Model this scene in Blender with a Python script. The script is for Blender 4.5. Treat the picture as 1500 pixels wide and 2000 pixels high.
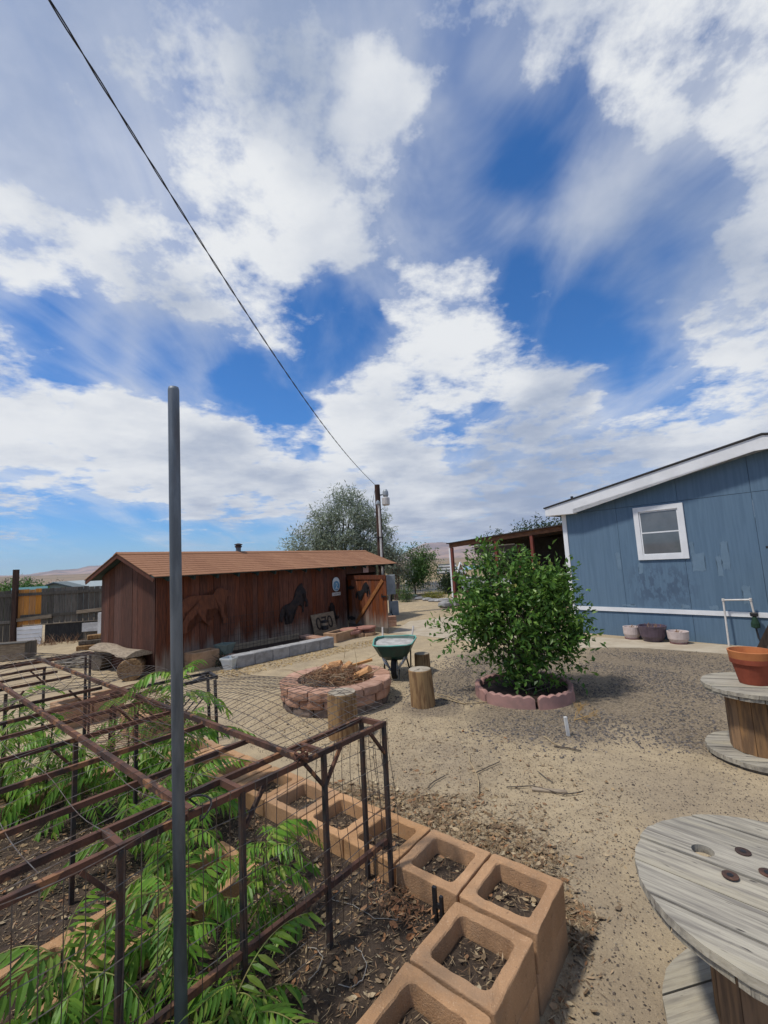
import bpy, bmesh, math, random
import numpy as np
from mathutils import Vector, Matrix, noise
random.seed(11)
SC = bpy.context.scene
for o in list(bpy.data.objects): bpy.data.objects.remove(o)
COL = SC.collection
R = math.radians

# ------------------------------------------------------------------ camera
F_PX, PITCH, ROLL, CAM_H = 850.0, R(6.68), R(-3.05), 2.0
_cp, _sp = math.cos(PITCH), math.sin(PITCH)
_f = Vector((0, _cp, _sp)); _u = Vector((0, -_sp, _cp)); _r = Vector((1, 0, 0))
_c, _s = math.cos(ROLL), math.sin(ROLL)
CR = _c * _r + _s * _u; CU = -_s * _r + _c * _u; CF = _f
CAM = Vector((0, 0, CAM_H))
cd = bpy.data.cameras.new('camera'); cam = bpy.data.objects.new('camera', cd); COL.objects.link(cam)
cd.sensor_fit = 'HORIZONTAL'; cd.sensor_width = 36; cd.lens = 36 * F_PX / 1500
cd.clip_start = .05; cd.clip_end = 40000
cam.matrix_world = Matrix(((CR.x, CU.x, -CF.x, 0), (CR.y, CU.y, -CF.y, 0), (CR.z, CU.z, -CF.z, CAM_H), (0, 0, 0, 1)))
SC.camera = cam
SC.render.resolution_x, SC.render.resolution_y = 768, 1024

def ray(x, y): return CR * ((x - 750) / F_PX) + CU * ((1000 - y) / F_PX) + CF
def gz(x, y, z=0.0):
    d = ray(x, y); return CAM + d * ((z - CAM_H) / d.z)
def at(x, y, D):
    d = ray(x, y); return CAM + d * (D / math.hypot(d.x, d.y))
def azel(x, y):
    d = ray(x, y); return math.degrees(math.atan2(d.x, d.y)), math.degrees(math.atan2(d.z, math.hypot(d.x, d.y)))

# ------------------------------------------------------------------ light
SUN_EL, SUN_AZ = R(62), R(250)          # azimuth measured clockwise from +y
SUN_STRENGTH, SKY_STRENGTH = 3.5, 0.1
sun_dir = Vector((math.sin(SUN_AZ) * math.cos(SUN_EL), math.cos(SUN_AZ) * math.cos(SUN_EL), math.sin(SUN_EL)))
sd = bpy.data.lights.new('sun', 'SUN'); sd.energy = SUN_STRENGTH; sd.angle = R(5); sd.color = (1, .95, .87)
so = bpy.data.objects.new('sun', sd); COL.objects.link(so)
so.rotation_euler = (-sun_dir).to_track_quat('-Z', 'Y').to_euler(); so.location = (0, 0, 30)
SC.view_settings.view_transform = 'Standard'; SC.view_settings.look = 'None'
SC.view_settings.exposure = 0.0; SC.view_settings.gamma = 1

def smooth_nodes(nt):
    N = nt.nodes; L = nt.links
    def n(t, **kw):
        x = N.new(t)
        for k, v in kw.items(): setattr(x, k, v)
        return x
    def val(a, sock):
        if isinstance(a, (int, float)): sock.default_value = a
        elif isinstance(a, (tuple, list, Vector)): sock.default_value = tuple(a)
        else: L.new(a, sock)
    def math_(op, a, b=0.0, c=None):
        x = n('ShaderNodeMath', operation=op); val(a, x.inputs[0]); val(b, x.inputs[1])
        if c is not None: val(c, x.inputs[2])
        return x.outputs[0]
    def vmath(op, a, b=(0, 0, 0)):
        x = n('ShaderNodeVectorMath', operation=op); val(a, x.inputs[0])
        if op == 'SCALE': val(b, x.inputs['Scale'])
        else: val(b, x.inputs[1])
        return x.outputs['Value'] if op in ('DOT_PRODUCT', 'LENGTH', 'DISTANCE') else x.outputs[0]
    def mapr(v, a, b, c=0.0, d=1.0, smooth=True):
        x = n('ShaderNodeMapRange'); x.interpolation_type = 'SMOOTHSTEP' if smooth else 'LINEAR'
        val(v, x.inputs[0]); val(a, x.inputs[1]); val(b, x.inputs[2]); val(c, x.inputs[3]); val(d, x.inputs[4]); return x.outputs[0]
    def noise_(vec, scale, detail=5, rough=.55, dist=0.0, out=0):
        x = n('ShaderNodeTexNoise'); val(vec, x.inputs['Vector']); x.inputs['Scale'].default_value = scale
        x.inputs['Detail'].default_value = detail; x.inputs['Roughness'].default_value = rough; x.inputs['Distortion'].default_value = dist
        return x.outputs[out]
    def mix(f, a, b, bt='MIX'):
        x = n('ShaderNodeMix', data_type='RGBA', blend_type=bt); val(f, x.inputs[0])
        for v, s in ((a, x.inputs[6]), (b, x.inputs[7])):
            if isinstance(v, (tuple, list)): s.default_value = (v[0], v[1], v[2], 1)
            else: L.new(v, s)
        return x.outputs[2]
    return dict(n=n, val=val, m=math_, v=vmath, r=mapr, noise=noise_, mix=mix, L=L, N=N)

W = bpy.data.worlds.new('World'); SC.world = W; W.use_nodes = True
def build_sky():
    nt = W.node_tree; nt.nodes.clear(); q = smooth_nodes(nt); n, m, v, r, nz, mix, L = (q[k] for k in ('n', 'm', 'v', 'r', 'noise', 'mix', 'L'))
    geo = n('ShaderNodeTexCoord'); d = geo.outputs['Generated']
    sky = n('ShaderNodeTexSky', sky_type='NISHITA'); sky.sun_disc = False
    sky.sun_elevation = SUN_EL; sky.sun_rotation = SUN_AZ; sky.altitude = 1300; sky.dust_density = .3; sky.ozone_density = 2.0; sky.air_density = 1.0
    sep = n('ShaderNodeSeparateXYZ'); L.new(d, sep.inputs[0]); z = sep.outputs[2]
    blue = mix(1.0, sky.outputs[0], mix(r(z, .0, .35), (.56, .84, 1.12), (.74, 1.04, 1.36)), 'MULTIPLY')
    hs = n('ShaderNodeHueSaturation'); hs.inputs['Saturation'].default_value = 1.12; hs.inputs['Value'].default_value = 1.12; L.new(blue, hs.inputs['Color'])
    zz = m('MAXIMUM', m('ADD', z, .15), .05)
    comb = n('ShaderNodeCombineXYZ'); L.new(m('DIVIDE', sep.outputs[0], zz), comb.inputs[0]); L.new(m('DIVIDE', sep.outputs[1], zz), comb.inputs[1])
    pl = comb.outputs[0]
    warpn = nz(pl, 1.6, 5, .6, out=1)
    warp = v('SCALE', v('SUBTRACT', warpn, (.5, .5, .5)), .20)
    dw = v('NORMALIZE', v('ADD', d, warp))
    def field(blobs):
        tot = None
        for (x, y, rad, wgt) in blobs:
            dv = ray(x, y).normalized()
            ang = math.atan(rad / F_PX) * (1 / (1 + ((x - 750) ** 2 + (y - 1000) ** 2) / F_PX ** 2)) ** .5
            dt = v('DOT_PRODUCT', dw, tuple(dv)); g = r(dt, math.cos(ang * 1.45), math.cos(ang * .3), 0, wgt)
            tot = g if tot is None else m('ADD', tot, g)
        return tot
    # broad cloud masses (+) and clear gaps (-), by direction
    tot = field([(1010, 190, 130, -0.34), (1090, 290, 110, -0.24), (930, 330, 120, -0.24), (990, 440, 120, -0.21), (1085, 600, 105, -0.38), (1210, 600, 115, -0.37), (1320, 420, 90, -0.34), (1340, 320, 60, -0.20), (1160, 690, 80, -0.29), (1260, 700, 80, -0.27),
             (640, 640, 95, -0.48), (690, 590, 50, -0.16), (400, 735, 90, -0.60), (300, 700, 75, -0.45), (150, 660, 85, -0.60), (520, 760, 70, -0.45), (570, 830, 60, -0.42), (480, 780, 50, -0.24), (940, 885, 70, -0.36), (860, 860, 40, -0.16), (780, 370, 80, -0.20),
             (60, 1030, 110, -0.44), (200, 1045, 110, -0.48), (330, 1060, 110, -0.48), (480, 1055, 80, -0.40), (540, 1085, 60, -0.32), (790, 1060, 40, -0.24), (870, 100, 50, -0.12),
             (430, 330, 300, 0.29), (60, 480, 150, 0.27), (740, 210, 80, 0.22), (860, 620, 100, 0.26), (960, 770, 130, 0.29), (720, 790, 90, 0.24), (600, 480, 110, 0.16),
             (1300, 100, 200, 0.32), (1450, 250, 150, 0.29), (1430, 560, 110, 0.27), (1330, 820, 190, 0.29), (620, 930, 190, 0.27), (200, 850, 200, 0.32), (900, 970, 140, 0.24), (1030, 50, 100, 0.29), (1170, 420, 90, 0.13), (130, 110, 220, -.14), (640, 80, 150, -.05), (250, 60, 120, -.1), (420, 930, 150, .34), (1010, 1000, 120, .3), (760, 1000, 130, .3), (100, 930, 130, .32), (740, 200, 50, .15), (330, 880, 120, .2)])
    shd = field([(100, 120, 260, .55), (640, 60, 200, .5), (300, 640, 130, .55), (1060, 960, 150, .5), (1220, 440, 140, .4), (560, 180, 120, .3), (860, 330, 150, .35), (1300, 560, 150, .3), (420, 420, 230, -.5), (740, 210, 90, -.5), (880, 680, 150, -.5), (1320, 140, 180, -.35), (200, 790, 190, -.4), (1330, 760, 120, -.4), (60, 500, 130, -.4), (620, 800, 120, -.4)])
    n1 = nz(pl, 1.9, 9, .60, .2)
    n2 = nz(v('ADD', pl, (13.1, 4.2, 0)), 6.5, 8, .64)
    n3 = nz(v('MULTIPLY', pl, (1.0, .35, 1)), 2.2, 6, .6, .6)
    dens = m('ADD', m('ADD', m('MULTIPLY', m('SUBTRACT', n1, .5), 1.9), m('MULTIPLY', m('SUBTRACT', n2, .5), 1.4)), m('ADD', tot, .02))
    cov = r(dens, -.20, .38)
    veil = m('MULTIPLY', r(m('ADD', m('MULTIPLY', m('SUBTRACT', n3, .5), 1.5), m('ADD', m('MULTIPLY', tot, .5), m('MULTIPLY', shd, .45))), -.40, .42), .74)
    cov = m('MAXIMUM', cov, veil)
    hor = r(z, .0, .06)
    cov = m('MULTIPLY', cov, m('ADD', m('MULTIPLY', hor, .75), .25))
    thick = r(m('ADD', m('ADD', m('MULTIPLY', dens, .35), shd), m('ADD', m('MULTIPLY', m('SUBTRACT', nz(v('ADD', pl, (3, 9, 0)), 2.0, 8, .6), .5), 1.9), m('MULTIPLY', m('SUBTRACT', n2, .5), -.8))), -.45, .95)
    white = mix(thick, (8.3, 8.5, 8.7), (3.3, 4.0, 5.4))
    col = mix(cov, hs.outputs[0], white)
    bg = n('ShaderNodeBackground'); L.new(col, bg.inputs[0]); bg.inputs[1].default_value = SKY_STRENGTH
    out = n('ShaderNodeOutputWorld'); L.new(bg.outputs[0], out.inputs[0])
build_sky()
# ------------------------------------------------------------------ helpers
def tag(o, label=None, cat=None, group=None, kind=None):
    if label: o['label'] = label
    if cat: o['category'] = cat
    if group: o['group'] = group
    if kind: o['kind'] = kind
    return o
def thing(name, label, cat, loc=(0, 0, 0), rz=0.0, group=None):
    o = bpy.data.objects.new(name, None); COL.objects.link(o); o.empty_display_size = .2
    o.location = loc; o.rotation_euler = (0, 0, rz)
    return tag(o, label, cat, group)
def link(name, me, parent=None, loc=None, rot=None):
    o = bpy.data.objects.new(name, me); COL.objects.link(o)
    if parent: o.parent = parent
    if loc is not None: o.location = loc
    if rot is not None: o.rotation_euler = rot
    return o
def mesh_of(bm, name, mat, smooth=False):
    me = bpy.data.meshes.new(name)
    bmesh.ops.recalc_face_normals(bm, faces=bm.faces)
    bm.to_mesh(me); bm.free(); me.materials.append(mat)
    if smooth:
        for p in me.polygons: p.use_smooth = True
    return me
def obj(name, bm, mat, parent=None, loc=None, rot=None, smooth=False):
    return link(name, mesh_of(bm, name, mat, smooth), parent, loc, rot)
def pymesh(name, vs, fs, mat, parent=None, loc=None, rot=None, smooth=False):
    me = bpy.data.meshes.new(name); me.from_pydata(vs, [], fs); me.update(); me.materials.append(mat)
    if smooth:
        for p in me.polygons: p.use_smooth = True
    return link(name, me, parent, loc, rot)
def bx(bm, x0, x1, y0, y1, z0, z1, M=None, bev=0.0):
    vs = [bm.verts.new((x, y, z)) for x in (x0, x1) for y in (y0, y1) for z in (z0, z1)]
    if M is not None:
        for q in vs: q.co = M @ q.co
    fs = [bm.faces.new([vs[i] for i in f]) for f in ((0, 1, 3, 2), (4, 6, 7, 5), (0, 4, 5, 1), (2, 3, 7, 6), (0, 2, 6, 4), (1, 5, 7, 3))]
    if bev:
        es = list({e for f in fs for e in f.edges}); bmesh.ops.bevel(bm, geom=es, offset=bev, segments=1, affect='EDGES')
    return bm
def boxm(*a, **k): return bx(bmesh.new(), *a, **k)
def tube(bm, pts, rad, seg=6, cap=True):
    pts = [Vector(p) for p in pts]; rings = []
    up = Vector((.123, .31, .94))
    for i, p in enumerate(pts):
        t = (pts[min(i + 1, len(pts) - 1)] - pts[max(i - 1, 0)]).normalized()
        a = t.cross(up)
        if a.length < .05: a = t.cross(Vector((1, 0, 0)))
        a.normalize(); b = t.cross(a)
        rr = rad[i] if isinstance(rad, (list, tuple)) else rad
        rings.append([bm.verts.new(p + (a * math.cos(2 * math.pi * k / seg) + b * math.sin(2 * math.pi * k / seg)) * rr) for k in range(seg)])
    for A, B in zip(rings, rings[1:]):
        for k in range(seg): bm.faces.new((A[k], A[(k + 1) % seg], B[(k + 1) % seg], B[k]))
    if cap:
        bm.faces.new(rings[0][::-1]); bm.faces.new(rings[-1])
    return bm
def lathe(bm, prof, seg=24, cx=0, cy=0, jit=0.0):
    rings = []
    ang = [2 * math.pi * k / seg for k in range(seg)]
    jr = [1 + random.uniform(-jit, jit) for _ in ang]
    for (rr, z) in prof:
        rings.append([bm.verts.new((cx + rr * jr[k] * math.cos(a), cy + rr * jr[k] * math.sin(a), z)) for k, a in enumerate(ang)])
    for A, B in zip(rings, rings[1:]):
        for k in range(seg): bm.faces.new((A[k], A[(k + 1) % seg], B[(k + 1) % seg], B[k]))
    bm.faces.new(rings[0][::-1]); bm.faces.new(rings[-1]); return bm
def prism(bm, outline, y0, y1):      # outline in x,z ; extruded along y
    A = [bm.verts.new((x, y0, z)) for x, z in outline]; B = [bm.verts.new((x, y1, z)) for x, z in outline]
    bm.faces.new(A); bm.faces.new(B[::-1])
    for i in range(len(A)):
        j = (i + 1) % len(A); bm.faces.new((A[i], B[i], B[j], A[j]))
    return bm
def beam(bm, p, q, w, h, up=(0, 0, 1)):   # rectangular bar from p to q
    p, q = Vector(p), Vector(q); t = (q - p).normalized(); s = t.cross(Vector(up))
    if s.length < .01: s = t.cross(Vector((1, 0, 0)))
    s.normalize(); n_ = s.cross(t)
    vs = [bm.verts.new(c + s * a * w / 2 + n_ * b * h / 2) for c in (p, q) for a, b in ((-1, -1), (1, -1), (1, 1), (-1, 1))]
    for f in ((3, 2, 1, 0), (4, 5, 6, 7), (0, 1, 5, 4), (1, 2, 6, 5), (2, 3, 7, 6), (3, 0, 4, 7)): bm.faces.new([vs[i] for i in f])
    return bm
def rough_up(bm, amp, freq=8.0, seed=0):
    for q in bm.verts:
        q.co += noise.noise_vector(q.co * freq + Vector((seed, seed * 1.7, 3.1))) * amp

# ------------------------------------------------------------------ materials
def M(name, base, var=None, scale=8.0, rough=.85, bump=.25, bscale=None, stretch=(1, 1, 1), rnd=.0, metal=0.0, spec=.25, lo=.38, hi=.62, detail=6,
      island=None, extra=None, bdist=.01, world=False, spots=None):
    mt = bpy.data.materials.new(name); mt.use_nodes = True; nt = mt.node_tree; nt.nodes.clear()
    q = smooth_nodes(nt); n, m, v, r, nz, mix, L = (q[k] for k in ('n', 'm', 'v', 'r', 'noise', 'mix', 'L'))
    tc = n('ShaderNodeTexCoord'); oi = n('ShaderNodeObjectInfo'); geo = n('ShaderNodeNewGeometry')
    src = geo.outputs['Position'] if world else v('ADD', tc.outputs['Object'], v('SCALE', (7.3, 3.1, 5.7), m('MULTIPLY', oi.outputs['Random'], 9.0)))
    vec = v('MULTIPLY', src, stretch)
    col = mix(r(nz(vec, scale, detail, .6), lo, hi), base, var if var else tuple(c * .7 for c in base))
    if spots: col = mix(m('MULTIPLY', r(nz(vec, spots[1], 3, .5), spots[2], spots[2] + .1), spots[3]), col, spots[0])
    if island:
        ramp = n('ShaderNodeValToRGB'); L.new(geo.outputs['Random Per Island'], ramp.inputs[0])
        els = ramp.color_ramp.elements
        while len(els) < len(island): els.new(.5)
        for i, c in enumerate(island): els[i].position = i / (len(island) - 1); els[i].color = (*c, 1)
        col = mix(.35, ramp.outputs[0], col)
    if rnd:
        hs = n('ShaderNodeHueSaturation'); L.new(col, hs.inputs['Color']); L.new(r(oi.outputs['Random'], 0, 1, 1 - rnd, 1 + rnd, False), hs.inputs['Value'])
        L.new(r(m('FRACT', m('MULTIPLY', oi.outputs['Random'], 7.77)), 0, 1, 1 - rnd * .5, 1 + rnd * .5, False), hs.inputs['Saturation']); col = hs.outputs[0]
    if extra: col = extra(q, col, geo, tc, oi)
    bs = n('ShaderNodeBsdfPrincipled'); L.new(col, bs.inputs['Base Color']); bs.inputs['Roughness'].default_value = rough
    bs.inputs['Metallic'].default_value = metal; bs.inputs['Specular IOR Level'].default_value = spec
    if bump:
        bp = n('ShaderNodeBump'); bp.inputs['Strength'].default_value = bump; bp.inputs['Distance'].default_value = bdist
        L.new(nz(vec, bscale or scale * 3, 6, .65), bp.inputs['Height']); L.new(bp.outputs[0], bs.inputs['Normal'])
    out = n('ShaderNodeOutputMaterial'); L.new(bs.outputs[0], out.inputs[0]); return mt
def leaf_mat(name, ramp, rough=.5, trans=.25):
    mt = bpy.data.materials.new(name); mt.use_nodes = True; nt = mt.node_tree; nt.nodes.clear()
    q = smooth_nodes(nt); n, L, mix, r, m = q['n'], q['L'], q['mix'], q['r'], q['m']
    geo = n('ShaderNodeNewGeometry'); rp = n('ShaderNodeValToRGB'); L.new(geo.outputs['Random Per Island'], rp.inputs[0])
    els = rp.color_ramp.elements
    while len(els) < len(ramp): els.new(.5)
    for i, c in enumerate(ramp): els[i].position = i / (len(ramp) - 1); els[i].color = (*c, 1)
    oi = n('ShaderNodeObjectInfo'); hs = n('ShaderNodeHueSaturation'); L.new(rp.outputs[0], hs.inputs['Color']); L.new(r(oi.outputs['Random'], 0, 1, .75, 1.25, False), hs.inputs['Value'])
    bs = n('ShaderNodeBsdfPrincipled'); L.new(hs.outputs[0], bs.inputs['Base Color']); bs.inputs['Roughness'].default_value = rough; bs.inputs['Specular IOR Level'].default_value = .35
    tr = n('ShaderNodeBsdfTranslucent'); L.new(hs.outputs[0], tr.inputs[0]); ms = n('ShaderNodeMixShader'); ms.inputs[0].default_value = trans
    L.new(bs.outputs[0], ms.inputs[1]); L.new(tr.outputs[0], ms.inputs[2])
    out = n('ShaderNodeOutputMaterial'); L.new(ms.outputs[0], out.inputs[0]); return mt

G_SHED = 1.0
def shed_weather(q, col, geo, tc, oi):     # sun-bleached grey foot of the boards
    n, m, v, r, nz, mix, L = (q[k] for k in ('n', 'm', 'v', 'r', 'noise', 'mix', 'L'))
    sp = n('ShaderNodeSeparateXYZ'); L.new(geo.outputs['Position'], sp.inputs[0])
    nn = nz(v('MULTIPLY', geo.outputs['Position'], (6, 6, 1.2)), 1.0, 5, .6)
    edge = m('ADD', m('MULTIPLY', nn, .9), m('MULTIPLY', m('SUBTRACT', oi.outputs['Random'], .5), .25))
    k = r(m('SUBTRACT', sp.outputs[2], edge), -.30, .18, .85, 0)
    return mix(k, col, (.235, .20, .165))
WOOD_RED = M('stained_red_boards', (.15, .05, .026), (.078, .029, .018), 5, .8, .4, stretch=(9, 9, .7), rnd=.2, extra=shed_weather)
WOOD_END = M('stained_brown_boards', (.105, .042, .027), (.06, .027, .019), 5, .8, .4, stretch=(9, 9, .7), rnd=.25)
WOOD_GATE = M('stained_orange_boards', (.21, .068, .027), (.105, .036, .019), 5, .75, .4, stretch=(9, 9, .7), rnd=.3, extra=shed_weather)
WOOD_BRACE = M('brace_wood', (.30, .125, .04), (.22, .085, .03), 5, .75, .3, stretch=(3, 3, 3))
WOOD_GREY = M('grey_fence_boards', (.125, .112, .094), (.08, .072, .062), 5, .9, .4, stretch=(8, 8, .6), rnd=.25)
WOOD_ORANGE = M('new_cedar_boards', (.52, .245, .075), (.40, .185, .06), 4, .8, .3, stretch=(8, 8, .6), rnd=.18)
WOOD_PALE = M('weathered_pale_wood', (.30, .24, .17), (.20, .155, .11), 6, .9, .4, stretch=(1, 6, 6), rnd=.15)
WOOD_DARK = M('dark_timber', (.055, .038, .028), (.03, .022, .018), 6, .85, .4, stretch=(5, 5, .8), rnd=.2)
WOOD_LOG = M('log_wood', (.30, .19, .09), (.16, .09, .045), 4, .9, .5, stretch=(6, 6, .8), rnd=.1)
LOG_END = M('cut_log_end', (.36, .31, .24), (.24, .20, .15), 9, .9, .3)
BARK = M('grey_bark', (.14, .115, .09), (.08, .065, .05), 9, .95, .6, stretch=(3, 3, 1))
SHINGLE = M('brown_asphalt_shingles', (.29, .145, .08), (.23, .11, .06), 14, .95, .4, island=[(.25, .12, .066), (.31, .155, .085), (.28, .138, .075), (.34, .175, .098)])
EAVE = M('green_painted_eave', (.035, .06, .06), (.025, .04, .04), 6)
IRON = M('black_iron', (.012, .012, .014), (.02, .018, .018), 12, .5, .2, spec=.4)
RUST_CUT = M('rusted_cutout', (.16, .055, .027), (.10, .037, .021), 7, .8, .3, stretch=(4, 4, 1))
DARK_CUT = M('dark_metal_cutout', (.014, .014, .018), (.035, .025, .022), 9, .6, .3)
RUST = M('rusty_angle_iron', (.125, .06, .04), (.045, .03, .026), 7, .8, .5, spots=((.30, .145, .07), 14, .56, .75))
STEELDARK = M('dark_weathered_steel', (.045, .043, .045), (.08, .05, .04), 18, .6, .3, metal=.3)
GALV = M('dull_galvanised_pipe', (.16, .185, .215), (.10, .118, .14), 9, .5, .2, metal=.35, stretch=(2, 2, .35), spots=((.10, .085, .075), 5, .6, .5))
WIRE = M('old_wire', (.13, .12, .11), (.09, .06, .045), 20, .55, 0, metal=.5)
RUSTWIRE = M('rusty_wire', (.12, .05, .03), (.07, .035, .025), 20, .8, 0)
def grit(q, col, geo, tc, oi):
    n, m, v, r, nz, mix, L = (q[k] for k in ('n', 'm', 'v', 'r', 'noise', 'mix', 'L'))
    P = geo.outputs['Position']
    col = mix(m('MULTIPLY', r(nz(P, 170, 3, .7), .55, .68), .55), col, (.25, .15, .085)); col = mix(m('MULTIPLY', r(nz(P, 120, 3, .7), .58, .68), .35), col, (.66, .48, .32))
    col = mix(m('MULTIPLY', r(nz(P, 4.5, 6, .65), .50, .70), .6), col, (.30, .20, .125))
    col = mix(m('MULTIPLY', r(nz(P, 38, 3, .6), .66, .72), .6), col, (.17, .105, .065))
    sp = n('ShaderNodeSeparateXYZ'); L.new(P, sp.inputs[0]); k = r(m('ADD', sp.outputs[2], m('MULTIPLY', nz(P, 9, 4, .6), .12)), .05, .16, .5, 0)
    return mix(k, col, (.20, .15, .105))
BLOCK = M('tan_concrete_block', (.47, .275, .145), (.38, .22, .115), 5, .95, .9, bscale=130, bdist=.006, rnd=.12, extra=grit)
PITSTONE = M('red_wall_stone', (.42, .25, .175), (.33, .185, .125), 8, .95, .6, bscale=60, bdist=.006, rnd=.16)
PITSTONE_D = M('dark_grey_wall_stone', (.20, .15, .12), (.13, .10, .085), 8, .95, .6, bscale=60, bdist=.006, rnd=.16)  # darker, greyer version of the wall stone for the lowest course
GREYSTONE = M('grey_wall_block', (.34, .335, .33), (.25, .245, .24), 7, .95, .6, bscale=50, bdist=.006, rnd=.1)
EDGING = M('pink_concrete_edging', (.37, .21, .18), (.30, .18, .155), 7, .95, .4, bscale=90, bdist=.004, rnd=.12)
SOIL = M('dark_soil', (.085, .06, .042), (.05, .036, .026), 14, .95, .9, bscale=70, bdist=.02, world=True, spots=((.22, .17, .12), 60, .62, .7))
DEEPSOIL = M('damp_dark_soil', (.045, .028, .02), (.03, .02, .015), 18, .95, .9, bscale=70, bdist=.02, world=True)
CONC = M('pale_concrete', (.43, .37, .28), (.36, .30, .22), 2.5, .95, .35, bscale=80, bdist=.004, world=True)
WHITE = M('white_paint', (.84, .84, .83), (.78, .78, .77), 5, .6, .1)
WHITE_OLD = M('aged_white_paint', (.62, .62, .60), (.48, .47, .45), 6, .7, .2)
PVC = M('white_pvc', (.62, .59, .55), (.52, .48, .44), 12, .45, .05)
TERRA = M('terracotta_upper', (.42, .155, .055), (.35, .12, .045), 6, .8, .15, spots=((.5, .3, .18), 8, .62, .4))
TERRA_D = M('terracotta_lower', (.26, .062, .032), (.20, .048, .026), 6, .8, .15)
POTWHITE = M('pale_glazed_pot', (.56, .47, .44), (.48, .40, .37), 8, .5, .1)
POTPURPLE = M('purple_glazed_pot', (.10, .07, .095), (.07, .05, .07), 10, .4, .1, spec=.5)
PLASTIC_W = M('white_plastic', (.62, .66, .67), (.52, .56, .56), 6, .5, .05)
PLASTIC_G = M('dull_green_plastic', (.19, .235, .205), (.14, .18, .16), 6, .6, .1)
BARROW = M('dark_green_barrow_paint', (.012, .065, .05), (.02, .05, .04), 10, .45, .1, spec=.5)
BARROW_RIM = M('pale_green_barrow_rim', (.10, .38, .30), (.16, .34, .28), 12, .5, .1)
CEMENT = M('dried_cement', (.42, .41, .385), (.30, .29, .27), 7, .95, .6, bscale=20, bdist=.01)
RUBBER = M('black_rubber', (.018, .018, .02), (.03, .028, .026), 9, .8, .2)
GREYBOX = M('grey_metal_box', (.33, .36, .39), (.27, .30, .32), 6, .5, .05, metal=.2)
POLEWOOD = M('creosote_pole', (.065, .035, .025), (.035, .022, .018), 5, .85, .5, stretch=(6, 6, .5))
REDPOST = M('red_brown_post', (.17, .045, .03), (.12, .035, .025), 6, .75, .2, stretch=(4, 4, .6), rnd=.15)
def spool_grain(q, col, geo, tc, oi):
    n, m, v, r, nz, mix, L = (q[k] for k in ('n', 'm', 'v', 'r', 'noise', 'mix', 'L'))
    P = v('ADD', tc.outputs['Object'], v('SCALE', (7.3, 3.1, 5.7), oi.outputs['Random']))
    lines = nz(v('MULTIPLY', P, (1.6, 75, 8)), 1.0, 4, .6, .4)
    col = mix(m('MULTIPLY', r(lines, .58, .68), .7), col, (.12, .105, .085))
    col = mix(m('MULTIPLY', r(nz(v('MULTIPLY', P, (1.0, 7, 3)), 1.0, 5, .6), .5, .68), .5), col, (.42, .37, .26))
    kn = nz(v('MULTIPLY', P, (9, 34, 5)), 1.0, 2, .5)
    col = mix(m('MULTIPLY', r(kn, .67, .73), .9), col, (.05, .045, .04))
    return col
SPOOL = M('silvered_spool_boards', (.37, .335, .265), (.20, .18, .15), 3.0, .9, .7, bscale=9, bdist=.006, stretch=(1.0, 14, 4), rnd=.12, lo=.36, hi=.66, extra=spool_grain)
STAVE = M('spool_stave_wood', (.24, .14, .07), (.12, .075, .045), 4, .85, .4, stretch=(7, 7, .7), rnd=.3)
SPLITWOOD = M('fresh_split_wood', (.55, .29, .12), (.45, .22, .085), 6, .8, .3, stretch=(1, 5, 5), rnd=.15)
BRUSH = M('dry_brush', (.19, .11, .06), (.11, .07, .045), 9, .95, 0, island=[(.14, .06, .035), (.34, .20, .10), (.24, .10, .05), (.48, .38, .25), (.17, .08, .05), (.30, .14, .065)])
STRAW = M('pale_dry_stalk', (.42, .33, .2), (.3, .22, .13), 9, .9, 0)
LITTER = M('dry_leaf_litter', (.22, .15, .085), (.13, .09, .055), 9, .9, 0, island=[(.09, .06, .04), (.28, .18, .09), (.46, .35, .20), (.12, .08, .05), (.34, .15, .06), (.56, .47, .31), (.16, .115, .075), (.30, .22, .13), (.09, .065, .045)])
YLITTER = M('yellow_leaf_litter', (.38, .25, .09), (.3, .2, .09), 9, .9, 0, island=[(.30, .20, .09), (.46, .32, .12), (.40, .30, .17), (.24, .16, .09)])
PEBBLE = M('grey_gravel_stones', (.12, .115, .12), (.08, .078, .08), 9, .9, 0, island=[(.04, .036, .034), (.11, .095, .085), (.20, .165, .135), (.06, .053, .048), (.33, .27, .20), (.05, .045, .042), (.15, .125, .105)])
BITS = M('dark_debris_bits', (.07, .055, .045), (.05, .04, .035), 9, .9, 0, island=[(.04, .032, .028), (.12, .095, .075), (.07, .055, .048), (.34, .27, .19), (.055, .045, .04), (.42, .36, .27), (.16, .13, .10), (.09, .07, .06)])
FLAG = M('pink_flagstone', (.34, .175, .14), (.28, .14, .11), 6, .9, .4, rnd=.12)
TANBLK = M('tan_planter_concrete', (.42, .265, .16), (.34, .21, .12), 7, .95, .5, bscale=70, bdist=.005, rnd=.08)
GLASS = M('dark_window_glass', (.12, .13, .14), (.09, .10, .11), 1.5, .04, 0, spec=.9)
TRIMW = M('white_house_trim', (.72, .725, .73), (.66, .665, .67), 3, .6, .08)
ROOFDARK = M('dark_roof_edge', (.05, .045, .045), (.03, .03, .03), 9, .9, .2)
BLUE_PATCH = M('touch_up_blue', (.14, .21, .28), (.125, .19, .255), 6, .8, .1)
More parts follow.
